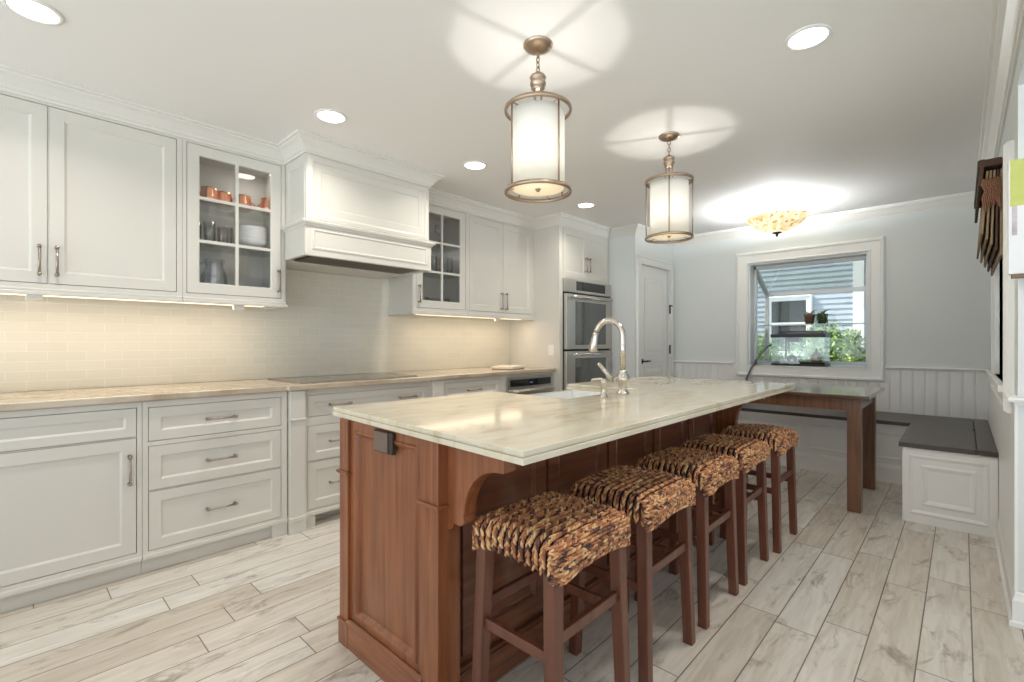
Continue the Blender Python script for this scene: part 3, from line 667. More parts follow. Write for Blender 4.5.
for k in range(5): bowl(SZ[0]+.003+k*.021, 'white bowl in the stack on the middle shelf, '+nm[k]+' of five')
def tumbler(x, y, z, label, group, h=.12, r=.034):
    o = MB().lathe([(0, 0), (r*.8, 0), (r, h), (r-.002, h), (r*.78, .012), (0, .012)], (x, y, z), 18).build('drinking_glass', 'drink_glass', loc=(x, y, z)); tag(o, label, 'glass', group)
lab = ('front left', 'front second from left', 'front second from right', 'front right nearest the bowls', 'back left', 'back middle')
for k, (x, y) in enumerate(((.79, 3.38), (.865, 3.38), (.94, 3.38), (.985, 3.46), (.82, 3.50), (.90, 3.50))):
    tumbler(x, y, SZ[0]+.003, 'clear drinking glass on the middle shelf beside the bowls, '+lab[k], 'clear glasses beside the bowls', .13 if k % 2 else .11)
t = empty('glass_pitcher', (.91, 3.45, ZB+.05)); tag(t, 'large clear glass pitcher on the cabinet floor below the tumblers', 'pitcher')
MB().lathe([(0, 0), (.055, 0), (.075, .06), (.07, .14), (.05, .20), (.06, .24), (.057, .24), (.047, .20), (.067, .14), (.072, .06), (.05, .01), (0, .01)], (.91, 3.45, ZB+.045), 24).build('body', 'drink_glass', t)
m = MB(); m.tube([(.91-.06, 3.45, ZB+.26), (.91-.12, 3.45, ZB+.24), (.91-.12, 3.45, ZB+.14), (.91-.07, 3.45, ZB+.11)], .006, 8); m.build('handle', 'drink_glass', t)
for k in range(3):
    z = ZB+.045+k*.012
    tag(MB().lathe([(0, z), (.07, z), (.115, z+.012), (.113, z+.014), (.07, z+.004), (0, z+.004)], (1.13, 3.47, 0), 30).build('dinner_plate', 'porcelain', loc=(1.13, 3.47, z)), 'white plate lying in the stack on the floor of the mug cabinet, '+('bottom', 'middle', 'top')[k]+' one', 'plate', 'plates in the mug cabinet')
def wine(x, y, z, label, up=True):
    s_ = 1 if up else -1; z0 = z if up else z+.19
    p = [(0, 0), (.034, .002), (.034, .004), (.005, .010), (.0035, .085), (.012, .095), (.034, .125), (.038, .155), (.030, .19), (.028, .19), (.036, .155), (.032, .125), (0, .098)]
    o = MB().lathe([(r, z0+s_*h) for r, h in p], (x, y, 0), 18).build('wine_glass', 'drink_glass', loc=(x, y, z)); tag(o, label, 'glass', 'wine glasses right of the hood')
for k, (x, y) in enumerate(((2.44, 3.42), (2.53, 3.50), (2.67, 3.42), (2.76, 3.50))):
    wine(x, y, SZ[1]+.003, 'stemmed wine glass on the top shelf right of the hood, '+('leftmost', 'second from left', 'second from right', 'rightmost')[k], k % 2 == 0)
for k, (x, y) in enumerate(((2.43, 3.40), (2.51, 3.45), (2.60, 3.40), (2.69, 3.45), (2.78, 3.40))):
    tumbler(x, y, SZ[0]+.003, 'tall clear glass on the middle shelf right of the hood, '+('leftmost', 'second from left', 'middle', 'second from right', 'rightmost')[k], 'tall glasses right of the hood', .16, .032)
for k, x in enumerate((2.47, 2.70)):
    z = ZB+.045
    tag(MB().lathe([(0, z), (.05, z), (.095, z+.05), (.10, z+.11), (.098, z+.11), (.093, z+.052), (.048, z+.006), (0, z+.006)], (x, 3.46, 0), 26).build('glass_bowl', 'drink_glass', loc=(x, 3.46, z)), 'clear glass bowl on the cabinet floor right of the hood, '+('left', 'right')[k]+' one', 'bowl', 'clear bowls right of the hood')
t = empty('puck_light', (1.16, 3.42, ZT-.02)); tag(t, 'round lit puck light under the top of the copper mug cabinet', 'light')
MB().lathe([(0, -.014), (.038, -.014), (.045, -.004), (.045, 0), (0, 0)], (1.16, 3.42, ZT-.0185), 28).build('trim_ring', 'trim_white', t)
MB().lathe([(0, -.017), (.036, -.017), (.038, -.0141), (0, -.0141)], (1.16, 3.42, ZT-.0185), 28).build('lens', 'puck_lens', t)
area('lamp', (1.16, 3.42, ZT-.04), .07, .5, NEUT, parent=t)
# cutting board on the counter
t = empty('cutting_board', (3.42, 3.27, .915)); tag(t, 'small cream cutting board lying on the counter near the oven tower', 'cutting board')
def rrect(cx, cy, hx, hy, r, n=5, rot=0):
    pts = []
    for (sx, sy, a0) in ((1, 1, 0), (-1, 1, PI/2), (-1, -1, PI), (1, -1, 1.5*PI)):
        for k in range(n+1):
            a = a0+PI/2*k/n; x = sx*(hx-r)+r*math.cos(a); y = sy*(hy-r)+r*math.sin(a)
            pts.append((cx+x*math.cos(rot)-y*math.sin(rot), cy+x*math.sin(rot)+y*math.cos(rot)))
    return pts
MB().prism(rrect(3.42, 3.27, .17, .12, .03, rot=.35), .922, .944).build('board', 'board_cream', t, bevel=.003)
MB().prism(rrect(3.42, 3.27, .163, .113, .03, rot=.35), .9155, .922).build('base_edge', 'board_edge', t)

# ------------------------------------------------------------ island
XE = .905; IY0, IY1 = 1.163, 1.787; IX1 = 3.38
t = empty('kitchen_island', (2.1, 1.45, 0)); tag(t, 'long cherry wood kitchen island with corbels and panelled end', 'kitchen island')
SK0, SK1 = 1.80, 2.44
m = MB(); m.box(XE+.03, IX1-.03, IY0+.045, IY0+.07, .0, .88)
m.box(XE+.04, IX1-.03, 1.74, 1.765, .0, .61); m.box(XE+.04, SK0-.03, 1.74, 1.765, .61, .88); m.box(SK1+.03, IX1-.03, 1.74, 1.765, .61, .88)
m.box(IX1-.03, IX1-.01, IY0+.045, 1.765, 0, .88); m.box(XE+.05, IX1-.03, IY0+.07, 1.74, .30, .32)
m.build('body', 'cherry_x', t)
m = MB(); m.rings(TX(XE+.012), IY0+.085, 1.722, .10, .8795, [(0, -.03), (0, 0), (.035, 0), (.040, .006), (.046, .006), (.054, -.003), (.060, -.012)]); m.build('end_panel', 'cherry', t)
m = MB(); m.box(XE-.002, XE+.03, IY0+.08, 1.725, 0, .092); m.build('end_base', 'cherry_h', t, bevel=.002)
m = sweep([(XE-.002, 1.724), (XE-.002, IY0+.084)], [(0, .088), (.004, .090), (.010, .096), (.008, .104), (-.008, .112), (-.012, .112)][::1]); m.build('base_moulding', 'cherry_h', t)
for x0, x1, y0, y1 in ((XE, XE+.075, 1.722, IY1), (XE, XE+.09, IY0, IY0+.088), (IX1-.09, IX1, IY0, IY0+.088), (IX1-.075, IX1, 1.722, IY1)):
    p = MB().box(x0, x1, y0, y1, .095, .8795).build('post', 'cherry', t, bevel=.002)
    for z, e in ((.675, .010), (.095, .008)):
        m = MB(); m.box(x0-e, x1+e, y0-e, y1+e, z-.006, z+.004); m.box(x0-e*.5, x1+e*.5, y0-e*.5, y1+e*.5, z-.011, z-.006)
        m.build('collar', 'cherry_h', p, bevel=.002)
    MB().box(x0-.004, x1+.004, y0-.004, y1+.004, 0, .087).build('plinth', 'cherry', p, bevel=.002)
# panels on the seating side
k0 = XE+.12; wd = (IX1-.12-k0)/5
for k in range(5):
    m = MB(); m.rings(TY(IY0+.045), k0+k*wd+.01, k0+(k+1)*wd-.01, .14, .83, [(0, -.004), (0, .012), (.06, .012), (.066, .016), (.074, .006), (.082, .004)]); m.build('back_panel', 'cherry_x', t)
m = MB(); m.box(XE+.09, IX1-.09, IY0+.02, IY0+.045, 0, .10); m.box(XE+.09, IX1-.09, IY0+.026, IY0+.045, .10, .115); m.build('back_base', 'cherry_x', t)
def corbel(x0, x1):
    y0 = IY0; P = [(y0, .8795), (y0-.265, .8795), (y0-.265, .866), (y0-.245, .862), (y0-.245, .815)]
    for k in range(0, 11):
        a = PI/2*k/10; P.append((y0-.235+.155*math.sin(a)-.0, .815-.0-.150*(1-math.cos(a))))
    P += [(y0-.075, .655), (y0-.080, .635), (y0-.060, .622), (y0-.035, .625), (y0-.020, .605), (y0, .60)]
    return MB().prism(P, x0, x1, 'YZ').build('corbel', 'cherry', t, bevel=.003)
corbel(XE+.035, XE+.085); corbel(IX1-.085, IX1-.035)
ot = MB().box(XE-.001, XE+.012, 1.410, 1.53, .794, .868).build('outlet_box', 'outlet_dark', t)
ob = MB().box(XE-.005, XE-.001, 1.438, 1.528, .797, .865).build('outlet_plate', 'outlet_brown', ot, bevel=.002)
# stone top with sink notch
A, B, Cc, D = (.918, 1.875), (.858, .772), (3.46, .772), (3.455, 1.79)
yb = lambda x: A[1]+(D[1]-A[1])*(x-A[0])/(D[0]-A[0])
SY = 1.34
poly = [A, B, Cc, D, (SK1, yb(SK1)), (SK1, SY), (SK0, SY), (SK0, yb(SK0))]
m = MB(); m.prism(poly, .880, .897)
def inset(pl, d):
    out = []; n = len(pl)
    for i in range(n):
        p0, p1, p2 = Vector(pl[i-1]), Vector(pl[i]), Vector(pl[(i+1) % n]); d0 = (p1-p0).normalized(); d1 = (p2-p1).normalized()
        n0 = Vector((-d0.y, d0.x)); n1 = Vector((-d1.y, d1.x)); nn = n0+n1; nn = nn/nn.dot(n0); out.append(tuple(p1+nn*d))
    return out
m.prism(inset(poly, .006), .897, .901); m.prism(inset(poly, .003), .901, .915)
tag(m.build('island_countertop', 'island_stone', bevel=.0035, loc=(2.1, 1.3, .88)), 'polished cream quartzite slab on the cherry island, notched at the sink', 'countertop')
t = empty('apron_sink', (2.12, 1.55, .62)); tag(t, 'white farmhouse apron sink set into the back of the island', 'sink')
m = MB(); x0, x1, y0, y1 = SK0-.02, SK1+.02, SY-.02, 1.80; tw = .022
m.box(x0, x1, y0, y0+tw, .63, .8795); m.box(x0, x1, y1-tw, y1, .63, .8795); m.box(x0, x0+tw, y0+tw, y1-tw, .63, .8795); m.box(x1-tw, x1, y0+tw, y1-tw, .63, .8795); m.box(x0+tw, x1-tw, y0+tw, y1-tw, .63, .66)
m.build('basin', 'porcelain', t, bevel=.004)
MB().lathe([(0, .002), (.03, .004), (.042, .001), (.044, 0), (0, 0)], (2.12, 1.55, .6605), 24).build('drain', 'steel', t)
# faucet
fx, fy, fz = 2.147, 1.252, .915
t = empty('faucet', (fx, fy, fz)); tag(t, 'brushed nickel gooseneck pull-down faucet standing on the island', 'faucet')
MB().lathe([(0, 0), (.034, 0), (.034, .006), (.028, .012), (.022, .020), (.020, .032), (.024, .040), (.022, .046), (.032, .062), (.036, .078), (.032, .096), (.022, .108), (.024, .114), (.019, .120), (.0155, .125), (0, .125)], (fx, fy, fz), 28).build('base', 'nickel', t)
pts = [(fx, fy, fz+.12), (fx, fy, fz+.24)]; R_ = .076
pts += [(fx-.012*k/14, fy+R_-R_*math.cos(PI*k/14*.93), fz+.300+R_*math.sin(PI*k/14*.93)) for k in range(15)]
e = Vector(pts[-1])
MB().tube([pts[0], pts[1], (fx, fy, fz+.27)]+pts[2:], .0145, 14).build('spout', 'nickel', t)
m = MB(); m.tube([e, e+Vector((0, .006, -.02)), e+Vector((0, .012, -.05)), e+Vector((0, .020, -.095)), e+Vector((0, .021, -.103))], [.016, .016, .019, .024, .021], 16); m.build('spray_head', 'nickel', t)
m = MB(); m.torus((fx, fy, fz+.195), .0155, .003, 24, 6); m.torus((fx, fy, fz+.25), .0152, .0022, 24, 6); m.build('spout_ring', 'nickel', t)
m = MB(); m.tube([(fx, fy, fz+.078), (fx-.015, fy+.045, fz+.070)], [.024, .018], 14); m.tube([(fx-.016, fy+.045, fz+.068), (fx-.030, fy+.075, fz+.105), (fx-.048, fy+.115, fz+.155)], [.013, .010, .011], 12); m.build('lever', 'nickel', t)
dx, dy = 1.953, 1.241
t = empty('soap_dispenser', (dx, dy, .915)); tag(t, 'small nickel soap dispenser to the left of the faucet', 'soap dispenser')
MB().lathe([(0, 0), (.023, 0), (.023, .005), (.016, .012), (.013, .03), (.013, .062), (.017, .068), (.017, .082), (.011, .09), (0, .09)], (dx, dy, .915), 22).build('body', 'nickel', t)
MB().tube([(dx, dy, .997), (dx-.006, dy+.018, 1.004), (dx-.018, dy+.048, 1.000), (dx-.020, dy+.056, .993)], [.008, .007, .006, .005], 10).build('nozzle', 'nickel', t)

# ------------------------------------------------------------ stools
def make_seat_mesh():
    """woven seat: dark core plus individual braided strands; origin at seat centre floor"""
    HX, HY_, R = .192, .168, .05; ZTOP = .655
    def dome(x, y): return ZTOP-.006*(x/HX)**2-.013*(y/HY_)**2
    def zbot(x, y): return .574-.026*min(1, abs(x)/HX)**2.2*min(1, abs(y)/HY_)**2.2
    core = MB(); nx, ny = 16, 14
    def P(x, y, k):  # k: 0 top, >0 going down the side
        return (x, y, dome(x, y)-k)
    # core as superellipse-ish stack of rounded rect loops
    loops = []
    for (ins, dz) in ((.05, 0), (.03, -.004), (.015, -.012), (.006, -.024), (.0, -.045), (.0, -.075)):
        loops.append([(x, y, dome(x, y)+dz) for x, y in rrect(0, 0, HX-.010-ins, HY_-.010-ins, max(.045-ins*.6, .01), 5)])
    low = [(x, y, zbot(x, y)+.006) for x, y in rrect(0, 0, HX-.012, HY_-.012, .04, 5)]; loops.append(low)
    vs = [v for l in loops for v in l]; n = len(loops[0]); fs = []
    for i in range(len(loops)-1):
        for k in range(n): fs.append((i*n+k, i*n+(k+1) % n, (i+1)*n+(k+1) % n, (i+1)*n+k))
    fs.append(tuple(range(n))); fs.append(tuple(range((len(loops)-1)*n, len(loops)*n)))
    core.add(vs, fs, True)
    rnd = random.Random(3)
    core.mi = 1
    def strand(p, t, b, nrm, L, W, H):
        """lozenge leaf: p centre, t long axis, b across, n out"""
        vs = []; prof = ((-1, .25, .2), (-.55, .85, .75), (0, 1, 1), (.55, .85, .75), (1, .25, .2))
        for s_, w_, h_ in prof:
            c = p+t*(s_*L)
            vs += [c-b*(W*w_), c-b*(W*w_*.55)+nrm*(H*h_), c+b*(W*w_*.55)+nrm*(H*h_), c+b*(W*w_), c-nrm*.003]
        fs = []
        for i in range(4):
            for k in range(5): fs.append((i*5+k, i*5+(k+1) % 5, (i+1)*5+(k+1) % 5, (i+1)*5+k))
        fs += [(0, 1, 2, 3, 4), (20, 21, 22, 23, 24)]
        core.add(vs, fs, True)
    def braid(path, nrms, step=.0125, W=.0042, L=.0118, H=.0080):
        # resample
        P_ = [Vector(p) for p in path]; Nn = [Vector(q) for q in nrms]; acc = 0; nxt = 0; i = 0
        for i in range(len(P_)-1):
            seg = (P_[i+1]-P_[i]); l = seg.length
            while nxt <= acc+l and l > 1e-9:
                f = (nxt-acc)/l; p = P_[i]+seg*f; nr = (Nn[i]*(1-f)+Nn[i+1]*f).normalized(); t = seg.normalized(); b = nr.cross(t).normalized(); t = b.cross(nr).normalized()
                j = rnd.uniform(-.12, .12)
                for sgn in (-1, 1):
                    ang = sgn*(.38+j*.6); tt = t*math.cos(ang)+b*math.sin(ang); bb = nr.cross(tt)
                    q = p+b*(sgn*-.0036)+(t*(step*.5) if sgn > 0 else Vector())+nr*rnd.uniform(-.0012, .0012)
                    strand(q, tt, bb, nr, L*rnd.uniform(.9, 1.15), W*rnd.uniform(.85, 1.15), H*rnd.uniform(.8, 1.2))
                nxt += step
            acc += l
    rows = 12; r = .040
    for k in range(rows):
        y = -HY_+.026+(2*HY_-.052)*k/(rows-1); s_in = 0
        ey = HY_-abs(y); xin = 0 if ey > r else r-math.sqrt(max(r*r-(r-ey)**2, 0)); hx = HX-xin-.004
        path = []; nr = []
        drop = 0
        zt_ = lambda x: dome(x, y)-drop
        zb = zbot(hx, y)
        zb += .006; side = [(-hx, zb+(zt_(-hx)-r-zb)*q/4) for q in range(5)]
        arc = [(-hx+r-r*math.cos(a), zt_(-hx+r)-r+r*math.sin(a)) for a in [PI/2*q/6 for q in range(1, 7)]]
        top = [(x, zt_(x)) for x in [-hx+r+(2*hx-2*r)*q/10 for q in range(1, 10)]]
        right = [(-x, z) for x, z in reversed(arc)]+[(-x, z) for x, z in reversed(side)]
        pr = side+arc+top+right
        for q, (x, z) in enumerate(pr):
            x0_, z0_ = pr[max(q-1, 0)]; x1_, z1_ = pr[min(q+1, len(pr)-1)]; tx, tz = x1_-x0_, z1_-z0_; l = math.hypot(tx, tz) or 1
            path.append((x, y, z)); nr.append((-tz/l, (y/HY_)**3*.6, tx/l))
        braid(path, nr)
    for sy in (-1, 1):
        for k in range(7):
            f = min(k, 4)/4.0; up = max(0, k-4); path = []; nr = []
            for q in range(17):
                x = -HX+.006+(2*HX-.012)*q/16; ex = HX-abs(x); yin = 0 if ex > r else (r-math.sqrt(max(r*r-(r-ex)**2, 0)))*.8
                zb = zbot(x, HY_); ztp = dome(x, HY_)-.032; z = zb+(ztp-zb)*f+(0, .017, .029)[up]; bul = .003-(0, .004, .016)[up]
                path.append((x, sy*(HY_-yin+bul-.002), z)); nr.append(((x/HX)**5*.7, sy, (.1, .8, 1.8)[up]))
            braid(path if sy < 0 else path[::-1], nr if sy < 0 else nr[::-1])
        for sx in (-1, 1):
            zb = zbot(HX, HY_)+.006; braid([(sx*(HX-.014), sy*(HY_-.014), zb+(dome(HX, HY_)-.022-zb)*q/4) for q in range(5)], [(sx, sy, 0)]*5)
    return core
def make_stool():
    t = empty('bar_stool', (0, 0, 0))
    make_seat_mesh().build('woven_seat', ['woven_core', 'woven_strand'], t)
    fx_, fy_, tx_, ty_, hw = .178, .146, .160, .130, .0205
    legs = {}
    for sx in (-1, 1):
        for sy in (-1, 1):
            b = [(sx*fx_+a*hw*.9, sy*fy_+c*hw*.9, 0) for a, c in ((-1, -1), (1, -1), (1, 1), (-1, 1))]
            u = [(sx*tx_+a*hw, sy*ty_+c*hw, .60) for a, c in ((-1, -1), (1, -1), (1, 1), (-1, 1))]
            MB().hexa(b, u).build('leg', 'stool_wood', t, bevel=.003)
    def at(sx, sy, z): f = z/.6; return Vector((sx*(fx_+(tx_-fx_)*f), sy*(fy_+(ty_-fy_)*f), z))
    for a, b, z in (((-1, -1), (-1, 1), .335), ((1, -1), (1, 1), .335), ((-1, -1), (1, -1), .385), ((-1, 1), (1, 1), .385)):
        MB().bar(at(*a, z), at(*b, z), .018, .032).build('stretcher', 'stool_wood', t, bevel=.003)
    MB().box(-.14, .14, -.11, .11, .572, .60).build('seat_frame', 'stool_wood', t)
    return t
stool = make_stool()
pos = [(1.165, .925, 0), (1.665, .925, PI), (2.165, .925, 0), (2.645, .925, PI), (3.15, .90, 0)]
ords = ('nearest the camera at the island corner', 'second from the near end of the island', 'in the middle of the row of five', 'fourth along the row, beside the farthest one', 'farthest away, closest to the dining table')
for i, (x, y, a) in enumerate(pos):
    o = stool if i == 0 else copy_tree(stool)
    o.location = (x, y, 0); o.rotation_euler = (0, 0, a)
    tag(o, 'dark wood bar stool with woven seat, '+ords[i], 'stool', 'woven bar stools along the island')

# ------------------------------------------------------------ pendants
def make_pendant(rot):
    t = empty('pendant_lamp', (0, 0, CH))
    z = lambda h: CH-h
    MB().lathe([(0, -.030), (.012, -.030), (.030, -.026), (.056, -.014), (.064, -.004), (.064, 0), (0, 0)], (0, 0, CH), 32).build('canopy', 'champagne', t)
    m = MB()
    for k in range(4): m.torus((0, 0, CH-.042-k*.022), .011, .0028, 16, 6, 'X' if k % 2 else 'Y', .75, 1.25)
    m.build('chain', 'champagne', t)
    MB().lathe([(0, .0), (.008, .0), (.012, -.008), (.030, -.014), (.036, -.024), (.030, -.034), (.026, -.038), (.034, -.044), (.034, -.056), (.024, -.062), (.030, -.070), (.022, -.080), (.010, -.084), (0, -.084)], (0, 0, CH-.118), 28).build('neck', 'champagne', t)
    ZR, ZS = CH-.283, CH-.632; R_ = .137
    m = MB()
    for k in range(4):
        a = rot+k*PI/2; c, s_ = math.cos(a), math.sin(a)
        m.tube([(c*.018, s_*.018, CH-.195), (c*.020, s_*.020, CH-.25), (c*.035, s_*.035, CH-.285), (c*.065, s_*.065, CH-.300), (c*.10, s_*.10, CH-.290), (c*R_, s_*R_, ZR)], .0038, 8)
    m.build('spider', 'champagne', t)
    def ring(z_, nm):
        m = MB(); ro, ri, h = R_+.007, R_-.002, .008
        m.lathe([(ri, -h), (ro, -h), (ro+.002, 0), (ro, h), (ri, h), (ri, -h)], (0, 0, z_), 56); return m.build(nm, 'champagne', t)
    ring(ZR, 'upper_ring'); ring(ZS, 'lower_ring')
    for k in range(4):
        a = rot+k*PI/2; c, s_ = math.cos(a)*R_, math.sin(a)*R_
        MB().tube([(c, s_, ZR), (c, s_, ZS)], .0042, 8).build('rod', 'champagne', t)
    m = MB(); n = 48; rs = .1145; m.lathe([(rs, ZR-.012), (rs, ZS+.012), (rs-.0015, ZS+.012), (rs-.0015, ZR-.012), (rs, ZR-.012)], (0, 0, 0), n); m.build('lamp_shade', 'lamp_shade', t)
    m = MB(); m.lathe([(0, ZS+.016), (rs-.003, ZS+.016), (rs-.003, ZS+.013), (0, ZS+.013)], (0, 0, 0), 40); d = m.build('diffuser', 'warm_diffuser', t)
    MB().lathe([(0, ZS-.004), (.007, ZS+.0), (.009, ZS+.006), (.014, ZS+.010), (0, ZS+.0125)], (0, 0, 0), 16).build('finial', 'champagne', t)
    m = MB()
    for k in range(3):
        a = rot+.5+k*2*PI/3; c, s_ = math.cos(a), math.sin(a); m.tube([(c*R_*.98, s_*R_*.98, ZS), (c*rs*.9, s_*rs*.9, ZS+.01)], .0025, 6)
    m.build('bracket', 'champagne', t)
    ld = bpy.data.lights.new('bulb', 'POINT'); ld.energy = P_PENDANT; ld.color = (1, .95, .89); ld.shadow_soft_size = .012
    lo = bpy.data.objects.new('bulb', ld); COL.objects.link(lo); lo.parent = t; lo.location = (0, 0, -.42)
    return t
# screen-facing angles of the rods differ between the two lamps
p1 = make_pendant(math.radians(-11.7)); p1.location = (1.575, 1.33, CH); tag(p1, 'nearer and larger-looking cylinder pendant lamp with white shade and brass-bronze rings', 'pendant lamp', 'pendant lamps over the island')
p2 = copy_tree(p1, (2.83, 1.325, CH)); p2.rotation_euler = (0, 0, math.radians(-53)); tag(p2, 'farther cylinder pendant lamp with white shade, hanging toward the breakfast window', 'pendant lamp', 'pendant lamps over the island')
# flush fixture
fc = (4.95, 1.26)
t = empty('ceiling_lamp', (*fc, CH)); tag(t, 'semi-flush mosaic glass bowl ceiling lamp over the dining table', 'ceiling lamp')
MB().lathe([(0, -.03), (.05, -.026), (.085, -.010), (.09, 0), (0, 0)], (*fc, CH), 32).build('canopy', 'handle', t)
m = MB(); m.tube([(*fc, CH-.03), (*fc, CH-.27)], .008, 8)
for k in range(3):
    a = .4+k*2*PI/3; c, s_ = math.cos(a), math.sin(a)
    m.tube([(fc[0]+c*r, fc[1]+s_*r, CH-h) for r, h in ((.02, .03), (.035, .06), (.02, .085), (.04, .10), (.075, .11), (.10, .125))], .005, 6)
m.build('scroll_arm', 'handle', t)
prof = [(.262, -.115), (.255, -.130), (.225, -.165), (.17, -.205), (.10, -.240), (.03, -.255), (0, -.257)]
MB().lathe(prof, (*fc, CH), 48).build('glass_bowl', 'mosaic_glass', t)
MB().lathe([(0, -.255), (.04, -.256), (.042, -.262), (.02, -.268), (.010, -.272), (.012, -.285), (.005, -.295), (0, -.297)], (*fc, CH), 20).build('finial', 'dark_bronze', t)
ld = bpy.data.lights.new('bulb', 'POINT'); ld.energy = P_FLUSH; ld.color = (.93, .97, 1); ld.shadow_soft_size = .06
lo = bpy.data.objects.new('bulb', ld); COL.objects.link(lo); lo.parent = t; lo.location = (.0, .03, -.128)
# recessed lights
rl = None
names = ('at the upper left corner of the ceiling', 'above the left side of the range hood', 'above the right side of the range hood', 'in front of the oven tower', 'on the right side of the ceiling beyond the pendants')
for i, (x, y) in enumerate(((.075, 2.60), (1.266, 2.60), (2.33, 2.563), (3.72, 2.557), (2.31, .47))):
    if rl is None:
        rl = empty('recessed_light', (x, y, CH))
        MB().lathe([(.070, -.001), (.088, -.001), (.086, -.006), (.072, -.008), (.070, -.001)], (x, y, CH), 36).build('trim_ring', 'trim_white', rl)
        MB().lathe([(0, -.003), (.071, -.003), (.071, -.0005), (0, -.0005)], (x, y, CH), 32).build('lens', 'lamp_lens', rl)
        area('lamp', (x, y, CH-.012), .13, P_RECESSED, NEUT, parent=rl, spread=math.radians(140)); o = rl
    else: o = copy_tree(rl, (x, y, CH))
    tag(o, 'round lit recessed ceiling light '+names[i], 'ceiling light', 'recessed ceiling lights')

for x, y, nm_ in ((1.2, .47, 'just behind the view over the near end of the island'),):  # unseen ceiling light added to brighten the dim right side
    o = copy_tree(rl, (x, y, CH)); tag(o, 'unseen round recessed ceiling light added for brightness, '+nm_, 'ceiling light', 'recessed ceiling lights')
# ------------------------------------------------------------ bench
BZ = .52
t = empty('corner_bench', (5.2, .8, 0)); tag(t, 'white panelled L-shaped corner bench with dark wood top', 'bench')
bx, by = 4.075, .288
MB().box(bx, XB-.012, YR+.012, by, 0, BZ-.03).build('side_box', 'trim_white', t, bevel=.002)
MB().box(5.10, XB-.012, by+.001, YD-.005, 0, BZ-.03).build('back_box', 'trim_white', t, bevel=.002)
m = MB(); m.rings(TX(bx), YR+.05, by-.035, .06, .445, [(0, -.001), (0, .004), (.008, .009), (.018, .006), (.026, .001), (.03, .001)])
m.rings(TX(bx), YR+.105, by-.095, .125, .385, [(0, 0), (.0, .008), (.01, .013), (.022, .009), (.034, .003), (.036, .003)]); m.build('end_panel', 'trim_white', t)
for k in range(3):
    y0 = by+.06+k*.76; m = MB(); m.rings(TX(5.10), y0, y0+.70, .19, .42, [(0, -.001), (0, .004), (.008, .009), (.018, .006), (.026, .001)]); m.build('front_panel', 'trim_white', t)
m = sweep([(5.10, YD-.01), (5.10, by+.001)], [(-.001, 0), (.016, 0), (.016, .125), (.010, .135), (.006, .148), (-.001, .15)]); m.build('bench_base', 'trim_white', t)
MB().box(5.06, XB-.012, by+.001, YD-.004, BZ-.03, BZ).build('back_seat', 'bench_top', t, bevel=.004)
m = MB(); m.box(bx-.02, XB-.012, YR+.105, by+.018, BZ-.03, BZ); m.build('side_seat', 'bench_top', t, bevel=.004)
m = MB(); m.box(bx-.02, XB-.012, YR+.012, YR+.102, BZ-.03, BZ); m.build('seat_strip', 'bench_top', t, bevel=.004)
MB().box(4.95, 5.05, YR+.098, YR+.112, BZ+.0005, BZ+.004).build('lid_hinge', 'dark_bronze', t)
# dining table
t = empty('dining_table', (4.43, 1.2, 0)); tag(t, 'dark brown wooden dining table in front of the window bench', 'table')
MB().box(3.995, 4.865, .455, 1.95, .785, .812).build('tabletop', 'table_top_wood', t, bevel=.004)
m = MB(); m.box(4.04, 4.06, .55, 1.88, .70, .785); m.box(4.80, 4.82, .55, 1.88, .70, .785); m.box(4.06, 4.80, .52, .54, .70, .785); m.box(4.06, 4.80, 1.89, 1.91, .70, .785); m.build('apron', 'table_wood', t)
for x in (4.03, 4.755):
    for y in (.505, 1.84): MB().box(x, x+.08, y, y+.08, 0, .785).build('leg', 'table_wood', t, bevel=.003)

# ------------------------------------------------------------ window display
tx0, tx1, ty0, ty1, tz0 = 5.80, 6.05, 1.03, 1.53, WZ0
t = empty('fish_tank', (5.92, 1.28, tz0)); tag(t, 'small glass fish tank with black lid on the garden window sill', 'fish tank')
m = MB(); zt1 = tz0+.315
for (a, b_, c, d) in ((tx0, tx0+.005, ty0, ty1), (tx1-.005, tx1, ty0, ty1), (tx0+.005, tx1-.005, ty0, ty0+.005), (tx0+.005, tx1-.005, ty1-.005, ty1)): m.box(a, b_, c, d, tz0+.02, zt1)
m.build('tank_glass', 'tank_glass', t)
m = MB(); m.box(tx0-.005, tx1+.005, ty0-.005, ty1+.005, tz0, tz0+.022); m.build('base_frame', 'black_plastic', t)
m = MB(); m.box(tx0-.008, tx1+.008, ty0-.008, ty1+.008, zt1-.01, zt1+.025)
m.hexa([(tx0+.01, ty0+.01, zt1+.025), (tx1, ty0+.01, zt1+.025), (tx1, ty1-.05, zt1+.025), (tx0+.01, ty1-.05, zt1+.025)], [(tx0+.03, ty0+.03, zt1+.06), (tx1-.02, ty0+.03, zt1+.06), (tx1-.02, ty1-.08, zt1+.06), (tx0+.03, ty1-.08, zt1+.06)]); m.build('lid', 'black_plastic', t, bevel=.003)
MB().box(tx0+.006, tx1-.006, ty0+.006, ty1-.006, tz0+.022, tz0+.038).build('gravel', 'gravel', t)
m = MB(); m.box(5.95, 6.03, 1.30, 1.43, zt1-.06, zt1-.011); m.box(5.98, 6.0, 1.425, 1.44, tz0+.06, zt1-.02); m.build('filter', 'black_plastic', t)
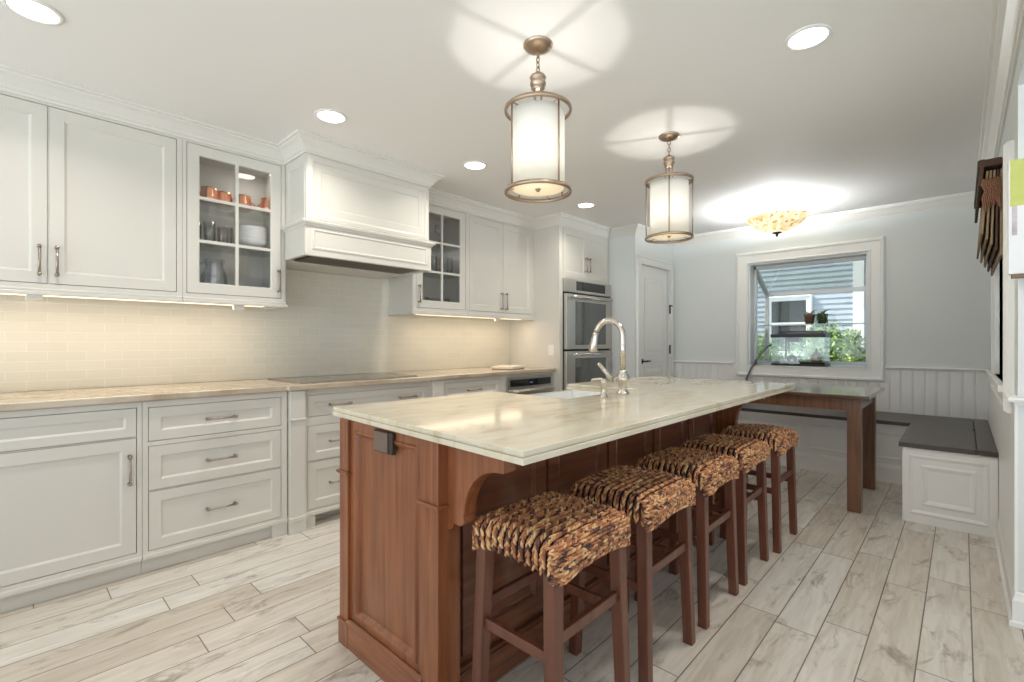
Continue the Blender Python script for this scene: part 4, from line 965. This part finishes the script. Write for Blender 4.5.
def blob(c, r, mat, name, parent=None, seed=0, sq=(1, 1, 1), n=14, label=None):
    rnd = random.Random(seed); m = MB(); vs = []; fs = []; c = Vector(c)
    for i in range(n+1):
        for k in range(n):
            th = PI*i/n; ph = 2*PI*k/n; rr = r*(1+.18*math.sin(3*ph+seed)*math.sin(4*th+seed*2)+rnd.uniform(-.04, .04)*(0 < i < n))
            vs.append(c+Vector((rr*math.sin(th)*math.cos(ph)*sq[0], rr*math.sin(th)*math.sin(ph)*sq[1], rr*math.cos(th)*sq[2])))
    for i in range(n):
        for k in range(n): fs.append((i*n+k, i*n+(k+1) % n, (i+1)*n+(k+1) % n, (i+1)*n+k))
    m.add(vs, fs, True); return m.build(name, mat, parent)
zg = tz0+.038
t2 = empty('castle_ornament', (5.93, 1.13, zg)); tag(t2, 'brownish green pointed ornament standing inside the fish tank', 'ornament')
MB().lathe([(0, 0), (.048, 0), (.052, .04), (.046, .085), (.030, .10), (.014, .115), (.013, .14), (.003, .152), (0, .152)], (5.93, 1.13, zg), 14).build('body', 'ornament', t2)
for dy_ in (-.022, .022): MB().box(5.876, 5.888, 1.13+dy_-.008, 1.13+dy_+.008, zg+.035, zg+.065).build('ornament_window', 'gravel', t2)
m = MB(); n = 12
for k in range(9):
    a = PI*k/8; m.lathe([(0, -.022), (.020, -.010), (.022, .008), (.010, .020), (0, .022)], (5.93, 1.36+.030*math.cos(a), zg+.022+.034*math.sin(a)), 8)
tag(m.build('rock_arch', 'gravel', loc=(5.93, 1.36, zg)), 'dark round rock arch on the gravel inside the fish tank', 'ornament')
def leaf_cloud(m, c, rad, count, size, rnd, mis=(0,)):
    c = Vector(c)
    for _ in range(count):
        while True:
            v = Vector((rnd.uniform(-1, 1), rnd.uniform(-1, 1), rnd.uniform(-1, 1)))
            if v.length < 1: break
        p = c+Vector((v.x*rad[0], v.y*rad[1], v.z*rad[2])); d = Vector((rnd.gauss(0, 1), rnd.gauss(0, 1), rnd.gauss(0, 1)+.3)).normalized(); u = d.cross(Vector((rnd.gauss(0, 1), rnd.gauss(0, 1), rnd.gauss(0, 1)))).normalized(); s_ = size*rnd.uniform(.6, 1.3)
        m.mi = rnd.choice(mis); m.add([p, p+d*s_*.5+u*s_*.22+d.cross(u)*s_*.05, p+d*s_, p+d*s_*.5-u*s_*.22+d.cross(u)*s_*.05], [(0, 1, 2, 3)])
rnd = random.Random(11)
m = MB(); leaf_cloud(m, (5.92, 1.455, zg+.035), (.02, .028, .035), 60, .02, rnd); m.tube([(5.92, 1.455, zg), (5.92, 1.455, zg+.05)], .003, 5)
tag(m.build('aquarium_plant', 'leaf_dark', loc=(5.92, 1.455, zg)), 'dark leafy aquarium plant at the left end of the fish tank', 'plant')
def pot(y, mat, label, seed, r=.055, h=.11):
    x = 6.14; z = 1.379; rn = random.Random(seed)
    t = empty('potted_plant', (x, y, z)); tag(t, label, 'potted plant')
    MB().lathe([(0, 0), (r*.72, 0), (r*.95, h*.75), (r, h*.82), (r, h), (r*.9, h), (r*.85, h*.8), (0, h*.8)], (x, y, z), 20).build('pot', mat, t)
    m = MB()
    for k in range(9):
        a = rn.uniform(0, 2*PI); L = rn.uniform(.05, .12); q = [(x+math.cos(a)*L*.45*u, y+math.sin(a)*L*.8*u, z+h*.8+L*u*(1.5-u*.9)) for u in (0, .35, .7, 1)]
        m.tube(q, [.004, .0045, .003, .0008], 5)
    if seed == 5:
        for k in range(6):
            a = rn.uniform(2, 4.5); q = [(x+math.cos(a)*.05, y+math.sin(a)*.05, z+h), (x+math.cos(a)*.075, y+math.sin(a)*.075, z+h*.6), (x+math.cos(a)*.08, y+math.sin(a)*.08, z-.0+rn.uniform(.0, .04))]; m.tube(q, .003, 5)
        leaf_cloud(m, (x-.05, y, z+h*.6), (.03, .05, .06), 60, .022, rn)
    m.build('foliage', 'leaf', t)
pot(1.235, 'terracotta', 'brown potted plant with spiky leaves on the glass window shelf', 4)
pot(1.115, 'pot_green', 'dark green pot with trailing leaves on the window shelf, right of the brown pot', 5)
tag(MB().tube([(5.90, 1.55, 1.16), (5.80, 1.565, 1.13), (5.72, 1.64, 1.02), (5.665, 1.705, .88), (5.655, 1.745, .77), (5.66, 1.76, .66), (5.66, 1.76, .53)], .010, 8).build('power_cord', 'grey_cable', loc=(5.83, 1.56, .93)), 'thick grey cord running from the fish tank down over the window casing', 'cord')

# ------------------------------------------------------------ right edge: folded shade and poster
t = empty('roman_shade', (3.7, -.10, 1.6)); tag(t, 'folded brown woven window shade tied with knotted rope, at the right window', 'window shade')
MB().box(3.22, 4.20, YR+.03, -.055, 2.02, 2.055).build('headrail', 'shade_dark', t, bevel=.004)
MB().box(3.22, 3.235, -.150, -.142, 1.86, 2.055).build('head_bracket', 'poster_white', t)
m = MB(); m.hexa([(3.215, -.070, 1.93), (4.2, -.070, 1.93), (4.2, -.058, 1.93), (3.215, -.058, 1.93)], [(3.215, -.080, 2.055), (4.2, -.080, 2.055), (4.2, -.062, 2.055), (3.215, -.062, 2.055)]); m.build('valance', 'shade_dark', t)
for k in range(5):
    y1 = -.084-.012*k; y0 = -.066-.016*k; zb = 1.70-.028*k; m = MB(); th = .009
    m.hexa([(3.225, y0-th, zb), (4.19, y0-th, zb), (4.19, y0, zb), (3.225, y0, zb)], [(3.225, y1-th, 2.0), (4.19, y1-th, 2.0), (4.19, y1, 2.0), (3.225, y1, 2.0)])
    m.build('fold', 'shade_fabric' if k != 3 else 'shade_dark', t, bevel=.003)
m = MB(); rn = random.Random(9)
for k in range(9):
    y = -.075-.007*k; x = 3.213
    m.tube([(x, y, 1.96), (x-.006, y+.006, 1.93), (x-.002, y-.005, 1.90), (x-.006, y+.005, 1.87), (x-.002, y-.002, 1.84-.01*rn.randint(0, 4))], .0032, 6)
m.build('knotted_rope', 'rope', t)
t = empty('wall_poster', (2.87, -.26, 1.45)); tag(t, 'white and lime green printed board on the wall end at the right edge', 'poster')
MB().box(2.852, 2.898, -.40, -.140, 1.46, 1.93).build('board', 'poster_white', t, bevel=.002)
MB().box(2.8505, 2.8525, -.40, -.145, 1.74, 1.93).build('lime_area', 'poster_lime', t)
MB().box(2.849, 2.851, -.40, -.20, 1.49, 1.80).build('paper_sheet', 'poster_white', t)
MB().box(2.8508, 2.8524, -.165, -.150, 1.62, 1.74).build('printed_patch', 'poster_ink', t)
MB().box(2.845, 2.899, -.40, -.150, 1.445, 1.4598).build('bottom_ledge', 'poster_wood', t)

# ------------------------------------------------------------ outside
MB().box(5.95, 30, -20, 20, -.9, -.8).build('ground', 'lawn', kind='structure')
t = empty('neighbour_house', (10.6, 1.5, -.8)); tag(t, 'blue-grey clapboard neighbour house seen through the garden window', 'building')
XS = 10.5; m = MB(); lap = .10
poly = [(XS+.3, -.8)]; z = -.8
prof = []
while z < 5.2: prof += [(XS, z), (XS+.018, z+lap)]; z += lap
poly = [(XS+.3, -.8)]+prof+[(XS+.3, z)]
for (y0, y1, zz0, zz1) in ((-6, 8, None, None),): m.prism(poly, y0, y1, 'XZ')
m.build('wall', 'siding', t)
MB().box(XS-.03, XS+.05, 1.27, 1.43, -.8, 5.2).build('corner_trim', 'ext_trim', t)
m = MB(); wy0, wy1, wz0, wz1 = 2.16, 2.76, 1.0, 1.98
f = ring_casing(TX(XS), wy0, wy1, wz0, wz1, .10, .05).build('window', 'ext_trim', t)
MB().box(XS-.02, XS-.012, wy0, wy1, wz0, wz1).build('pane', 'black_glass', f)
m = MB(); m.box(XS-.04, XS-.02, wy0, wy1, 1.50, 1.56); m.build('sash', 'ext_trim', f)
def shrub(x, y, z, rad, cnt, size, label, mats, seed):
    rn = random.Random(seed); t = empty('garden_shrub', (x, y, -.8)); tag(t, label, 'shrub')
    m = MB()
    for _ in range(7):
        c = (x+rn.uniform(-.5, .5)*rad[0], y+rn.uniform(-.5, .5)*rad[1], z+rn.uniform(-.5, .5)*rad[2]); leaf_cloud(m, c, (rad[0]*.6, rad[1]*.6, rad[2]*.6), cnt//7, size, rn, tuple(range(len(mats))))
    m.build('foliage', list(mats), t)
    m = MB()
    for k in range(4): m.tube([(x+rn.uniform(-.05, .05), y+rn.uniform(-.05, .05), -.8), (x+rn.uniform(-.2, .2), y+rn.uniform(-.2, .2), z)], .02, 5)
    m.build('stem', 'bark', t)
shrub(8.1, 1.42, .72, (.35, .55, .75), 3500, .07, 'bushy bright green shrub behind the fish tank', ('leaf', 'leaf_light'), 1)
shrub(9.3, 2.75, .70, (.4, .6, .6), 2500, .08, 'pale yellow-green shrub at the left behind the fish tank', ('leaf_light', 'leaf'), 2)
shrub(7.5, 1.02, .85, (.16, .16, .50), 1600, .07, 'upright leafy shrub right of the fish tank', ('leaf', 'leaf_light'), 3)
shrub(8.2, .62, .55, (.3, .25, .45), 1600, .07, 'low green shrub at the right corner of the garden window', ('leaf', 'leaf_dark'), 6)
